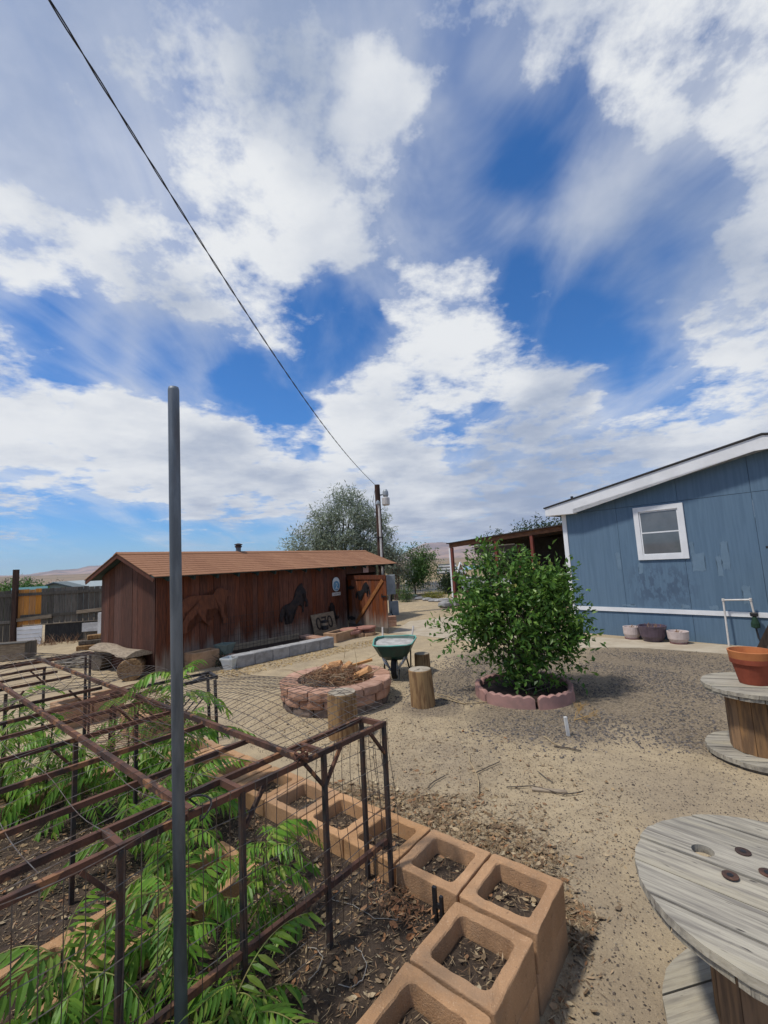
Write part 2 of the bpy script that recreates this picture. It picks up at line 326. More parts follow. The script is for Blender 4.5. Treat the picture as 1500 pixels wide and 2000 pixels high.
def wall_stain(q, col, geo, tc, oi):
    n, m, v, r, nz, mix, L = (q[k] for k in ('n', 'm', 'v', 'r', 'noise', 'mix', 'L'))
    # scuffed dark patch under the window, world position of the wall
    c = HOUSE_O + HU * 2.05 + Vector((0, 0, 1.18))
    dd = v('SUBTRACT', geo.outputs['Position'], tuple(c)); ll = v('LENGTH', v('MULTIPLY', dd, (1.0, 1.0, 1.3)))
    nn = nz(v('MULTIPLY', geo.outputs['Position'], (9, 9, 4)), 1.0, 4, .65)
    k = m('MULTIPLY', r(ll, .25, .95, 1, 0), r(nn, .47, .56))
    col = mix(m('MULTIPLY', k, .62), col, (.05, .075, .12))
    n3 = nz(v('MULTIPLY', geo.outputs['Position'], (1.2, 1.2, .5)), 1.4, 5, .6)
    return mix(m('MULTIPLY', r(n3, .5, .7), .35), col, (.095, .15, .225))
HOUSE_O = Vector((4.69, 11.38, 0)); HU = Vector((.674, -.738, 0)); HV = Vector((.738, .674, 0))
BLUE = M('blue_house_paint', (.108, .172, .242), (.092, .15, .215), 2.2, .8, .15, bscale=4, stretch=(10, 10, .5), bdist=.004, rnd=.03, extra=wall_stain)
LEAF_BUSH = leaf_mat('bush_leaves', [(.04, .10, .018), (.10, .22, .034), (.055, .14, .024), (.16, .30, .045), (.045, .11, .02), (.23, .37, .07), (.075, .18, .03)], .42, .32)
LEAF_YEL = leaf_mat('yellowing_leaves', [(.35, .38, .08), (.42, .40, .12)], .5, .3)
LEAF_SUMAC = leaf_mat('sumac_leaflets', [(.065, .165, .018), (.15, .31, .03), (.09, .22, .022), (.24, .38, .045), (.05, .13, .015), (.11, .25, .022), (.30, .36, .06)], .45, .38)
LEAF_OLIVE = leaf_mat('silvery_leaves', [(.17, .21, .145), (.25, .29, .21), (.12, .155, .10), (.31, .35, .27), (.20, .24, .17)], .7, .2)
LEAF_TREE = leaf_mat('green_tree_leaves', [(.07, .15, .035), (.12, .22, .05), (.05, .11, .028), (.15, .26, .06)], .55, .25)
LEAF_DARK = leaf_mat('dark_tree_leaves', [(.03, .055, .022), (.05, .085, .03), (.022, .045, .018)], .6, .2)
LEAF_FLOWER = leaf_mat('yellow_green_plant', [(.20, .22, .035), (.30, .27, .04), (.10, .16, .03)], .6, .25)
STEM = M('green_brown_stem', (.12, .10, .05), (.09, .07, .04), 9)
RACHIS = M('leaf_stalk', (.22, .24, .07), (.2, .16, .06), 9, .7, 0)

# ------------------------------------------------------------------ ground, hills, path
def lerp(a, b, t): return a + (b - a) * t
def sstep(a, b, x):
    t = min(1, max(0, (x - a) / (b - a))); return t * t * (3 - 2 * t)
def ground_h(x, y):
    r_ = math.hypot(x, y)
    if r_ < 26: return 0.0
    az = math.degrees(math.atan2(x, y))
    left = 1 - sstep(-26, -12, az) if -120 < az else 1
    dip = -4.2 * left * sstep(26, 60, r_) - .6 * (1 - left) * sstep(32, 80, r_)
    rise = left * sstep(150, 1700, r_) * 21 + (1 - left) * sstep(400, 3000, r_) * 12
    rise += noise.noise(Vector((x * .004, y * .004, 0))) * 6 * sstep(150, 700, r_) + noise.noise(Vector((x * .02, y * .02, 5))) * 1.0 * sstep(80, 300, r_)
    return dip + rise
def build_ground():
    vs, fs = [(0, 0, 0)], []; NA = 240
    rad = [3, 6, 10, 15, 20, 26] + [26 * (1.075 ** k) for k in range(1, 78)]
    for r_ in rad:
        for k in range(NA):
            a = 2 * math.pi * k / NA; x, y = r_ * math.sin(a), r_ * math.cos(a); vs.append((x, y, ground_h(x, y)))
    for k in range(NA): fs.append((0, 1 + (k + 1) % NA, 1 + k))
    for i in range(len(rad) - 1):
        for k in range(NA):
            a, b = 1 + i * NA + k, 1 + i * NA + (k + 1) % NA; fs.append((a, b, b + NA, a + NA))
    mt = bpy.data.materials.new('sandy_ground'); mt.use_nodes = True; nt = mt.node_tree; nt.nodes.clear()
    q = smooth_nodes(nt); n, m, v, r, nz, mix, L = (q[k] for k in ('n', 'm', 'v', 'r', 'noise', 'mix', 'L'))
    P = n('ShaderNodeNewGeometry').outputs['Position']
    fine = nz(P, 55, 5, .7); mid = nz(P, 3.5, 6, .6); big = nz(P, .6, 5, .6)
    sand = mix(r(mid, .35, .65), (.425, .335, .212), (.345, .27, .172))
    sand = mix(m('MULTIPLY', r(big, .42, .65), .5), sand, (.30, .245, .175))
    dirt_shade = None  # browner dirt by blocks and spool, partly shade put into the colour
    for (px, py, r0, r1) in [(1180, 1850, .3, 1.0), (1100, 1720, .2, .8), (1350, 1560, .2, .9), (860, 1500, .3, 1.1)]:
        k = r(v('DISTANCE', P, tuple(gz(px, py))), r0, r1, 1, 0); dirt_shade = k if dirt_shade is None else m('MAXIMUM', dirt_shade, k)
    sand = mix(m('MULTIPLY', m('MULTIPLY', dirt_shade, r(nz(P, 2.3, 6, .65), .30, .6)), .6), sand, (.235, .185, .13))
    sand = mix(m('MULTIPLY', r(fine, .56, .70), .55), sand, (.15, .115, .085))
    sand = mix(m('MULTIPLY', r(nz(P, 130, 3, .7), .57, .66), .7), sand, (.10, .08, .062)); sand = mix(m('MULTIPLY', r(nz(P, 95, 3, .7), .60, .68), .5), sand, (.55, .47, .34))
    vor = n('ShaderNodeTexVoronoi'); L.new(P, vor.inputs['Vector']); vor.inputs['Scale'].default_value = 42
    grav = mix(r(nz(vor.outputs['Color'], 3.3, 1, .5), .35, .65), (.062, .053, .045), (.21, .172, .135))
    grav = mix(m('MULTIPLY', r(vor.outputs['Distance'], .35, .6), .6), grav, (.26, .205, .145))
    zone = None
    for (px, py, r0, r1) in [(1200, 1345, 1.2, 2.2), (1380, 1350, 1.0, 2.2), (1050, 1400, .5, 1.2), (930, 1330, .6, 1.5), (1010, 1290, .8, 1.6), (1430, 1430, .5, 1.2), (1290, 1290, 1.0, 1.8), (850, 1380, .2, .7)]:
        c = gz(px, py); dd = v('DISTANCE', P, tuple(c))
        k = r(dd, r0, r1, 1, 0); zone = k if zone is None else m('MAXIMUM', zone, k)
    zn = m('MULTIPLY', zone, r(m('ADD', m('MULTIPLY', nz(P, 1.6, 6, .65), 1.0), m('MULTIPLY', zone, .35)), .48, .75))
    zn = m('MULTIPLY', zn, r(nz(P, 26, 3, .6), .33, .5, .35, 1))
    col = mix(m('MULTIPLY', zn, .82), sand, grav)
    lp = v('LENGTH', P)
    brush = mix(r(nz(P, .35, 5, .6), .42, .6), (.30, .225, .135), (.20, .165, .095)); brush = mix(m('MULTIPLY', r(nz(P, .05, 5, .7), .5, .62), .6), brush, (.10, .10, .06))
    far = mix(r(nz(P, .006, 6, .6), .4, .6), (.27, .20, .145), (.20, .16, .11)); far = mix(m('MULTIPLY', r(nz(P, .03, 4, .7), .55, .65), .6), far, (.10, .10, .065))
    col = mix(r(lp, 26, 34), col, brush); col = mix(r(lp, 120, 400), col, far)
    bs = n('ShaderNodeBsdfPrincipled'); L.new(col, bs.inputs['Base Color']); bs.inputs['Roughness'].default_value = .97; bs.inputs['Specular IOR Level'].default_value = .1
    bp = n('ShaderNodeBump'); bp.inputs['Strength'].default_value = .8; bp.inputs['Distance'].default_value = .02
    L.new(m('ADD', m('MULTIPLY', fine, .5), m('ADD', m('ADD', m('MULTIPLY', nz(P, 3.4, 4, .55), 3.5), m('MULTIPLY', nz(P, 9, 5, .6), 1.2)), m('MULTIPLY', m('MULTIPLY', vor.outputs['Distance'], zn), -1.2))), bp.inputs['Height']); L.new(bp.outputs[0], bs.inputs['Normal'])
    out = n('ShaderNodeOutputMaterial'); L.new(bs.outputs[0], out.inputs[0])
    o = pymesh('ground', vs, fs, mt, smooth=True); tag(o, 'tan sandy yard with dark gravel patches running out to dry plain', kind='structure')
build_ground()
def build_mountains():
    prof = [(-75, .9), (-60, 1.1), (-48, .8), (-41.5, .72), (-39.2, .78), (-37.1, 1.21), (-35.3, 1.2), (-34.3, 1.46), (-33, 1.42), (-31.8, 1.3), (-27, 1.6), (-20, 1.1), (-12, .9), (-4, .8), (0, .75), (1.7, .9), (3.1, 1.53), (5.1, 2.08), (7.8, 2.2), (9.1, 2.15), (13, 2.4), (18, 2.0), (25, 2.3), (34, 1.5), (45, 1.9), (60, 1.2), (75, .9)]
    def elev(az):
        for (a, e), (b, f) in zip(prof, prof[1:]):
            if a <= az <= b: return lerp(e, f, (az - a) / (b - a))
        return .9
    vs, fs = [], []; NA, NR = 420, 46
    for i in range(NR):
        t = i / (NR - 1); r_ = lerp(2600, 8600, t)
        for k in range(NA):
            az = lerp(-75, 75, k / (NA - 1)); a = R(az); x, y = r_ * math.sin(a), r_ * math.cos(a)
            top = 6600 * math.tan(R(elev(az))); u = (r_ - 2600) / 4000
            sh = sstep(0, 1, u) if u < 1 else 1 - .75 * sstep(1, 1.5, u)
            nn = noise.fractal(Vector((x * .0011, y * .0011, 2)), .9, 2.1, 6)
            vs.append((x, y, -6 + top * sh * (1 + .22 * nn * (1.5 - u)) + 150 * nn * sh * (1 - sh)))
    for i in range(NR - 1):
        for k in range(NA - 1):
            a = i * NA + k; fs.append((a, a + 1, a + NA + 1, a + NA))
    mt = M('dry_mountain_slope', (.36, .245, .185), (.20, .15, .13), .0022, .97, 0, world=True, lo=.42, hi=.58, spots=((.15, .13, .11), .006, .55, .6))  # tone contrast widened, putting shaded slopes into the colour
    tag(pymesh('mountains', vs, fs, mt, smooth=True), 'bare pinkish brown mountains along the horizon', kind='structure')
build_mountains()
def sheet(name, pts, z0, z1, mat, label, kind='structure'):
    bm = bmesh.new(); A = [bm.verts.new((p.x, p.y, z1)) for p in pts]; f = bm.faces.new(A)
    B = [bm.verts.new((p.x, p.y, z0)) for p in pts]
    for i in range(len(A)):
        j = (i + 1) % len(A); bm.faces.new((A[i], B[i], B[j], A[j]))
    bmesh.ops.triangulate(bm, faces=[f])
    o = obj(name, bm, mat); tag(o, label, kind=kind); return o
sheet('path', [gz(x, y) for x, y in [(765, 1236), (800, 1214), (885, 1204), (960, 1214), (1130, 1243), (1300, 1254), (1500, 1266), (1590, 1274), (1590, 1296), (1500, 1284), (1380, 1275), (1250, 1266), (1100, 1266), (1000, 1262), (890, 1250)]], -.03, .012, CONC, 'pale concrete path curving from the shed gate along the blue house')

# frame of the block-edged garden bed (a: along the block row, b: away)
ANG = -.673; UA = Vector((math.cos(ANG), math.sin(ANG), 0)); UB = Vector((-math.sin(ANG), math.cos(ANG), 0)); GO = Vector((-.995, 3.392, 0))
def W2(a, b, z=0.0): return GO + UA * a + UB * b + Vector((0, 0, z))
SOIL_Z = .215
sheet('garden_soil', [W2(-1.6, .03), W2(1.63, .03), W2(1.63, -2.6), W2(-1.6, -2.6)], -.02, SOIL_Z, SOIL, 'dark soil of the block-edged garden bed')

# ------------------------------------------------------------------ scattered ground cover
def scatter_mesh(name, items, mat, label, parent=None):
    vs, fs = [], []
    for it in items:
        b = len(vs); v_, f_ = it; vs += v_; fs += [tuple(i + b for i in f) for f in f_]
    o = pymesh(name, vs, fs, mat, parent); o['kind'] = 'stuff'
    if not parent: o['label'] = label
    return o
def stone(p, s):
    rv = [Vector(d) * s * random.uniform(.6, 1.2) for d in ((1, 0, 0), (0, 1, 0), (-1, 0, 0), (0, -1, 0), (0, 0, .7), (0, 0, -.5))]
    a = random.uniform(0, 6.28); m = Matrix.Rotation(a, 3, 'Z')
    return [tuple(Vector(p) + m @ q) for q in rv], [(0, 1, 4), (1, 2, 4), (2, 3, 4), (3, 0, 4), (1, 0, 5), (2, 1, 5), (3, 2, 5), (0, 3, 5)]
def flake(p, l, w, tilt=.5):
    a = random.uniform(0, 6.28); e = Matrix.Rotation(a, 3, 'Z') @ Matrix.Rotation(random.uniform(-tilt, tilt), 3, 'Y') @ Matrix.Rotation(random.uniform(-tilt, tilt), 3, 'X')
    c = random.uniform(-.25, .25) * l
    q = [Vector((-l / 2, 0, 0)), Vector((0, -w / 2, c * .4)), Vector((l / 2, 0, c)), Vector((0, w / 2, c * .4))]
    return [tuple(Vector(p) + e @ k + Vector((0, 0, l * .12))) for k in q], [(0, 1, 2), (0, 2, 3)]
def litter(p, big=1.0, tilt=.6):
    k = random.random()
    if k < .40: return flake(p, random.uniform(.006, .018) * big, random.uniform(.004, .010) * big, tilt)
    if k < .72: return flake(p, random.uniform(.03, .085) * big, random.uniform(.0018, .004), tilt * .6)
    if k < .92: return flake(p, random.uniform(.02, .045) * big, random.uniform(.006, .014) * big, tilt)
    a = random.uniform(0, 6.28); l, w = random.uniform(.03, .055) * big, random.uniform(.014, .026) * big; e = Matrix.Rotation(a, 3, 'Z') @ Matrix.Rotation(random.uniform(-tilt, tilt), 3, 'X'); c = random.uniform(.1, .5) * w
    q = [(-l / 2, 0, c), (-l * .2, -w / 2, 0), (-l * .2, 0, c * .4), (-l * .2, w / 2, c), (l * .2, -w * .4, c * .2), (l * .2, 0, 0), (l * .2, w * .4, c * .8), (l / 2, 0, c * 1.2)]
    return [tuple(Vector(p) + e @ Vector(k_) + Vector((0, 0, .004))) for k_ in q], [(0, 1, 2), (0, 2, 3), (1, 4, 5, 2), (2, 5, 6, 3), (4, 7, 5), (5, 7, 6)]
def zone_pts(n_, poly_px, jitter=0):
    pts = [gz(*p) for p in poly_px]; xs = [p.x for p in pts]; ys = [p.y for p in pts]; out = []
    def inside(x, y):
        c = False; j = len(pts) - 1
        for i in range(len(pts)):
            if (pts[i].y > y) != (pts[j].y > y) and x < (pts[j].x - pts[i].x) * (y - pts[i].y) / (pts[j].y - pts[i].y) + pts[i].x: c = not c
            j = i
        return c
    while len(out) < n_:
        x, y = random.uniform(min(xs), max(xs)), random.uniform(min(ys), max(ys))
        if inside(x, y): out.append((x, y))
    return out
gp = []
for x, y in zone_pts(21000, [(830, 1300), (960, 1268), (1180, 1272), (1500, 1290), (1620, 1330), (1560, 1470), (1380, 1480), (1200, 1455), (1000, 1450), (860, 1400), (790, 1350)]):
    x, y = x + random.gauss(0, .3), y + random.gauss(0, .3)
    if (Vector((x, y, 0)) - Vector((1.9, 6.63, 0))).length < .74 or x * .738 + y * .674 > 10.2: continue
    if noise.noise(Vector((x * 1.1, y * 1.1, 0))) + random.uniform(-.3, .4) > 0: gp.append(stone((x, y, .003), random.uniform(.006, .02)))
scatter_mesh('gravel', gp, PEBBLE, 'loose dark grey gravel around the leafy bush')
bp_ = []
for x, y in zone_pts(26000, [(480, 1330), (800, 1290), (870, 1360), (1500, 1440), (1700, 1700), (1600, 2300), (1100, 2300), (1120, 1750), (760, 1560), (420, 1440)]):
    bp_.append(flake((x, y, .003), random.uniform(.006, .02), random.uniform(.004, .010), .3) if random.random() < .45 else stone((x, y, .001), random.uniform(.003, .008) * (1 if random.random() < .93 else 2)))
scatter_mesh('ground_debris', bp_, BITS, 'fine dark plant bits scattered over the sand')
lp_ = []
while len(lp_) < 19000:
    a = random.uniform(-1.2, 2.08); em = .92 * sstep(-.9, .5, a) * (1 - .75 * sstep(1.35, 2.1, a)) + .08; e = random.uniform(0, em * 1.25)
    d = noise.noise(Vector((a * 2.2, e * 2.6, 3))) + .4 * noise.noise(Vector((a * 8, e * 8, 1)))
    if random.random() > (1 - sstep(.45, 1.25, e / em + d * .5)) * (.8 + .6 * d): continue
    p = W2(a, .40 + e, random.uniform(0, .04) * max(0, 1 - e / em)); lp_.append(litter(p, 1.3))
for _ in range(700): p = W2(2.02 + abs(random.gauss(0, .08)), random.uniform(-1.5, .45), .002); lp_.append(litter(p, 1.0, .4))
for x, y in zone_pts(2200, [(480, 1400), (760, 1400), (1000, 1440), (1250, 1560), (1250, 1800), (1130, 1800), (850, 1560), (600, 1470)]): lp_.append(litter((x, y, .002), 1.0, .4))
scatter_mesh('leaf_litter', lp_, LITTER, 'heap of dry brown leaves and stalks beside the block row')
bl = []
for _ in range(15000):
    a, b = random.uniform(-1.55, 1.6), random.uniform(-2.0, -.01); p = W2(a, b, SOIL_Z + .002); bl.append(litter(p, .9, .5))
scatter_mesh('bed_litter', bl, LITTER, 'dry leaf bits strewn on the dark bed soil')
ol = []
for _ in range(330):
    p = gz(785, 1772, SOIL_Z) + UA * random.gauss(0, .10) + UB * random.gauss(0, .07) + Vector((0, 0, random.uniform(0, .03))); ol.append(litter(p, 1.0, .8))
scatter_mesh('fallen_leaves', ol, M('orange_fallen_leaves', (.34, .15, .06), (.24, .10, .05), 9, .9, 0, island=[(.30, .11, .045), (.44, .30, .17), (.16, .085, .05), (.36, .19, .09), (.20, .13, .08)]), 'orange fallen leaves piled against the inner corner of the blocks')
yl = []
for x, y in zone_pts(1500, [(455, 1308), (655, 1265), (735, 1247), (740, 1258), (670, 1275), (600, 1292), (470, 1322), (410, 1325), (400, 1312)]): yl.append(flake((x, y, .004), random.uniform(.03, .07), random.uniform(.012, .03), .4))
scatter_mesh('yellow_leaf_litter', yl, YLITTER, 'yellowed leaf litter along the grey block planter')

# ------------------------------------------------------------------ shed
SO = Vector((-4.733, 9.012, 0)); SANG = math.atan2(.843, .538)
SHL, SHD, EAVE_Z, RIDGE_Z, EOV = 8.04, 2.25, 1.975, 2.52, .3
SLOPE = (RIDGE_Z - EAVE_Z) / (SHD / 2 + EOV)
def shed_top(y): return RIDGE_Z - .05 - SLOPE * abs(y - SHD / 2)
shed = thing('shed', 'long low red-brown plank shed with brown shingle roof', 'shed', SO, SANG)
x = 0.0; i = 0
while x < 6.22:
    w = random.choice((.165, .185, .19, .2)); w = min(w, 6.29 - x)
    dz = random.uniform(0, .012); dy = random.uniform(-.006, .006)
    obj('board', boxm(x + .004, x + w - .004, -.022 + dy, .0 + dy, .02 + dz, shed_top(0) - .02), WOOD_RED, shed); x += w
obj('header_board', boxm(6.29, 8.04, -.02, .02, 1.70, shed_top(0) - .02), WOOD_END, shed)
obj('corner_board', boxm(-.03, .16, -.045, -.024, .02, shed_top(0) - .03), WOOD_RED, shed)
y = 0.02
while y < SHD - .02:
    w = min(random.choice((.24, .28, .30, .2)), SHD - y)
    y0, y1 = y + .003, y + w - .003; bm = bmesh.new(); dx = random.uniform(-.005, .005)
    ys = [y0] + ([SHD / 2] if y0 < SHD / 2 < y1 else []) + [y1]
    vs = [(t, shed_top(t) - .02) for t in reversed(ys)]
    out = [(y0, .02), (y1, .02)] + vs
    A = [bm.verts.new((-.02 + dx, p, q)) for p, q in out]; B = [bm.verts.new((.0 + dx, p, q)) for p, q in out]
    bm.faces.new(A); bm.faces.new(B[::-1])
    for k in range(len(A)): bm.faces.new((A[k], B[k], B[(k + 1) % len(A)], A[(k + 1) % len(A)]))
    obj('board', bm, WOOD_END, shed); y += w
obj('back_wall', boxm(.0, SHL, SHD, SHD + .02, .02, shed_top(SHD) - .02), WOOD_END, shed)
obj('end_wall', boxm(SHL - .02, SHL, .02, SHD - .02, .02, shed_top(0) - .02), WOOD_END, shed)
obj('door_post', boxm(7.95, 8.04, -.03, .06, .0, 1.9), WOOD_DARK, shed)
# roof
roof = obj('roof', bmesh.new(), SHINGLE, shed)
bm = bmesh.new(); X0, X1 = -.24, 9.02
for sgn in (-1, 1):
    ye = SHD / 2 + sgn * (SHD / 2 + EOV)
    A = [(X0, ye, EAVE_Z - .03), (X1, ye, EAVE_Z - .03), (X1, SHD / 2, RIDGE_Z - .03), (X0, SHD / 2, RIDGE_Z - .03)]
    vs = [bm.verts.new(p) for p in A] + [bm.verts.new((p[0], p[1], p[2] + .018)) for p in A]
    for f in ((0, 1, 2, 3), (4, 7, 6, 5), (0, 4, 5, 1), (1, 5, 6, 2), (2, 6, 7, 3), (3, 7, 4, 0)): bm.faces.new([vs[k] for k in f])
obj('roof_deck', bm, EAVE, roof)
NC = 11; run = SHD / 2 + EOV
for sgn in (-1, 1):
    for c in range(NC):
        t0, t1 = c / NC, (c + 1.25) / NC
        bm = bmesh.new(); x = X0 - .02 - random.uniform(0, .25)
        while x < X1:
            w = random.choice((.28, .3, .33)); xa, xb = max(x + .003, X0 - .02), min(x + w - .003, X1 + .02); x += w
            if xb - xa < .03: continue
            e = random.uniform(-.006, .006)
            def pt(xx, t, h):
                t = min(t, 1.0); return (xx, SHD / 2 + sgn * run * (1 - t) , EAVE_Z + (RIDGE_Z - EAVE_Z) * t + h)
            a, b = max(0, t0) - .012 + e / run, t1
            vs = [bm.verts.new(p) for p in (pt(xa, a, -.008), pt(xb, a, -.008), pt(xb, b, -.010), pt(xa, b, -.010), pt(xa, a, .006), pt(xb, a, .006), pt(xb, b, -.004), pt(xa, b, -.004))]
            for f in ((0, 3, 2, 1), (4, 5, 6, 7), (0, 1, 5, 4), (1, 2, 6, 5), (2, 3, 7, 6), (3, 0, 4, 7)): bm.faces.new([vs[k] for k in f])
        obj('shingle_course', bm, SHINGLE, roof)
bm = bmesh.new(); prism(bm, [(-.12, -.05), (0, 0), (.12, -.05), (.12, -.035), (0, .018), (-.12, -.035)], X0 - .02, X1 + .02)
obj('ridge_cap', bm, SHINGLE, roof, (0, SHD / 2, RIDGE_Z), (0, 0, -math.pi / 2) if False else None)
rc = [o for o in bpy.data.objects if o.name == 'ridge_cap'][0]; rc.matrix_local = Matrix.Translation((0, SHD / 2, RIDGE_Z + .004)) @ Matrix(((0, 1, 0, 0), (1, 0, 0, 0), (0, 0, 1, 0), (0, 0, 0, 1)))
raf = None
for k in range(16):
    xx = .1 + k * .58
    if raf is None:
        bm = bmesh.new(); beam(bm, (0, -.27, EAVE_Z - .075), (0, .25, EAVE_Z - .075 + SLOPE * .52), .045, .08); raf = mesh_of(bm, 'rafter', EAVE)
    link('rafter', raf, shed, (xx, 0, 0))
for sgn in (-1, 1):
    bm = bmesh.new(); beam(bm, (-.235, SHD / 2 + sgn * run, EAVE_Z - .07), (-.235, SHD / 2, RIDGE_Z - .07), .02, .075); obj('barge_board', bm, WOOD_END, shed)
fl = obj('flue', lathe(bmesh.new(), [(.07, -.1), (.07, .2), (.0695, .2)], 14), GALV, shed, (2.97, 1.15, RIDGE_Z - .05))
obj('flue_cap', lathe(bmesh.new(), [(.075, .17), (.1, .19), (.1, .215), (.075, .22), (.075, .235), (.11, .24), (.11, .262), (.03, .29)], 14), STEELDARK, fl)
# gate (hinged on the shed, swung wide open)
gate = link('gate', None, shed); gate.location = (6.33, -.05, 0); gate.rotation_euler = (0, 0, -R(110.0))
GW, GT = 2.04, 1.66
xs = np.linspace(0, GW, 12)
for k in range(11):
    obj('board', boxm(xs[k] + .004, xs[k + 1] - .004, -.012, .012, .04 + random.uniform(0, .01), GT - .02), WOOD_GATE, gate)
for nm, z0, z1, mm in (('top_rail', GT - .13, GT, WOOD_RED), ('bottom_rail', .02, .15, WOOD_GREY)): obj(nm, boxm(0, GW, -.036, -.014, z0, z1), mm, gate)
obj('brace', beam(bmesh.new(), (.40, -.028, .18), (GW - .14, -.028, GT - .15), .022, .11), WOOD_BRACE, gate)
for z in (1.27, .32):
    bm = bmesh.new()
    prism(bm, [(-.1, -.1), (.02, -.02), (.1, -.07), (.32, -.02), (.34, .03), (.1, .07), (.02, .02), (-.1, .1)], -.045, -.038); obj('hinge', bm, IRON, gate, (.06, 0, z))
obj('latch', boxm(GW - .2, GW + .02, -.06, -.04, 1.02, 1.07), IRON, gate)
obj('latch_bolt', tube(bmesh.new(), [(GW - .16, -.06, .98), (GW - .16, -.06, 1.12)], .014), IRON, gate)
HORSE = [(x_ * 100, -y_ * 100) for x_, y_ in ((.34, 0), (.43, 0), (.41, .05), (.42, .16), (.50, .27), (.55, .36), (.66, .42), (.74, .46), (.79, .40), (.82, .30), (.80, .23), (.87, .24), (.88, .32), (.86, .42), (.83, .50), (.91, .54), (.97, .49), (.98, .40), (.94, .36), (1.03, .36), (1.04, .44), (1.01, .56), (.92, .62), (.83, .63), (.81, .70), (.85, .74), (.93, .70), (.98, .73), (.95, .80), (.86, .90), (.82, 1.0), (.77, .93), (.66, .91), (.59, .82), (.56, .70), (.50, .60), (.40, .52), (.30, .47), (.22, .49), (.12, .44), (.04, .30), (0, .10), (.05, .15), (.09, .06), (.13, .20), (.19, .33), (.25, .37), (.25, .27), (.20, .18), (.24, .08), (.21, 0), (.30, 0), (.30, .08), (.27, .17), (.34, .23), (.36, .12))]
WALK = [(160, 1090), (165, 900), (190, 740), (225, 655), (300, 615), (420, 598), (600, 612), (780, 618), (815, 530), (860, 492), (905, 480), (1000, 535), (1090, 565), (1150, 640), (1120, 692), (1060, 684), (1020, 760), (1010, 850), (965, 925), (985, 1060), (1060, 1190), (1045, 1262), (960, 1262), (968, 1190), (945, 1090), (905, 930), (860, 900), (740, 920), (645, 908), (612, 1000), (700, 1140), (742, 1190), (682, 1262), (640, 1205), (560, 1110), (495, 970), (470, 930), (420, 1030), (310, 1130), (285, 1220), (302, 1325), (222, 1332), (213, 1110), (268, 1000), (282, 880), (240, 960), (215, 1060)]
def cutout(name, pts, mat, x0, x1, z0, z1, yoff, label, frame_o, frame_a, th=.012, cat='wall art'):
    ux = [p[0] for p in pts]; uy = [p[1] for p in pts]
    o2 = [(lerp(x0, x1, (p[0] - min(ux)) / (max(ux) - min(ux))), lerp(z1, z0, (p[1] - min(uy)) / (max(uy) - min(uy)))) for p in pts]
    bm = prism(bmesh.new(), o2, yoff - th, yoff); bmesh.ops.triangulate(bm, faces=[f for f in bm.faces if len(f.verts) > 4])
    o = obj(name, bm, mat); o.location = frame_o; o.rotation_euler = (0, 0, frame_a); tag(o, label, cat, 'horse cutouts'); return o
cutout('horse_cutout', WALK, RUST_CUT, .45, 1.78, .74, 1.64, -.055, 'brown walking horse cutout on the left part of the shed front', SO, SANG, .03)
cutout('horse_cutout', HORSE, DARK_CUT, 3.3, 4.42, .5, 1.56, -.03, 'dark rearing horse cutout on the middle of the shed front', SO, SANG, .02)
GO_W = SO + Matrix.Rotation(SANG, 3, 'Z') @ Vector((6.33, -.05, 0))
cutout('horse_cutout', HORSE, IRON, .42, 1.24, .90, 1.46, -.016, 'small black rearing horse cutout on the open gate', GO_W, SANG - R(110.0))
# leaning cowboy silhouette
COW = [(0, 0), (.06, .02), (.13, .32), (.16, .33), (.2, .05), (.28, .0), (.3, .03), (.25, .35), (.24, .62), (.27, .66), (.26, .74), (.3, .755), (.24, .78), (.2, .86), (.12, .86), (.09, .78), (.04, .76), (.1, .74), (.1, .66), (.04, .62), (-.02, .48), (-.08, .40), (-.14, .42), (-.15, .36), (-.06, .34), (.04, .44), (.06, .34)]
bm = prism(bmesh.new(), [(-p[0] * 1.0, p[1]) for p in COW][::-1], -.07, -.05); bmesh.ops.triangulate(bm, faces=[f for f in bm.faces if len(f.verts) > 4])
o = obj('cowboy_cutout', bm, IRON); o.location = SO + Matrix.Rotation(SANG, 3, 'Z') @ Vector((5.62, 0, .02)); o.rotation_euler = (0, 0, SANG); tag(o, 'black leaning cowboy cutout at the foot of the shed wall', 'wall art')
# oval sign with name plate
t = thing('oval_sign', 'blue oval sign with white border and name plate on the shed', 'sign', SO + Matrix.Rotation(SANG, 3, 'Z') @ Vector((5.72, -.03, 1.42)), SANG)
def stadium(w, h, n_=10):
    r_ = w / 2; return [(r_ * math.cos(a), h / 2 - r_ + r_ * math.sin(a)) for a in np.linspace(0, math.pi, n_)] + [(r_ * math.cos(a), -h / 2 + r_ + r_ * math.sin(a)) for a in np.linspace(math.pi, 2 * math.pi, n_)]
obj('border', prism(bmesh.new(), stadium(.40, .48), -.012, 0), IRON, t)
obj('face', prism(bmesh.new(), stadium(.35, .44), -.018, -.012), PLASTIC_W, t)
obj('picture', prism(bmesh.new(), stadium(.31, .30), -.022, -.018), M('sign_blue', (.10, .26, .42), (.20, .36, .48), 14, .5, 0), t, (0, 0, -.045))
bm = bmesh.new(); tube(bm, [(-.04, -.025, .04), (.02, -.025, .05), (.05, -.025, .0), (.0, -.025, -.04), (.03, -.025, -.1), (.08, -.025, -.12)], .012, 5); tube(bm, [(.0, -.025, -.05), (-.04, -.025, -.13)], .01, 5)
obj('emblem', bm, PLASTIC_W, t, (0, 0, -.03))
pl = obj('name_plate', boxm(-.2, .2, -.015, 0, -.35, -.25), WHITE_OLD, t)
obj('plate_writing', boxm(-.14, .15, -.018, -.0155, -.315, -.285), M('faded_ink', (.12, .12, .13), (.4, .4, .4), 60, .8, 0, lo=.45, hi=.5), pl)
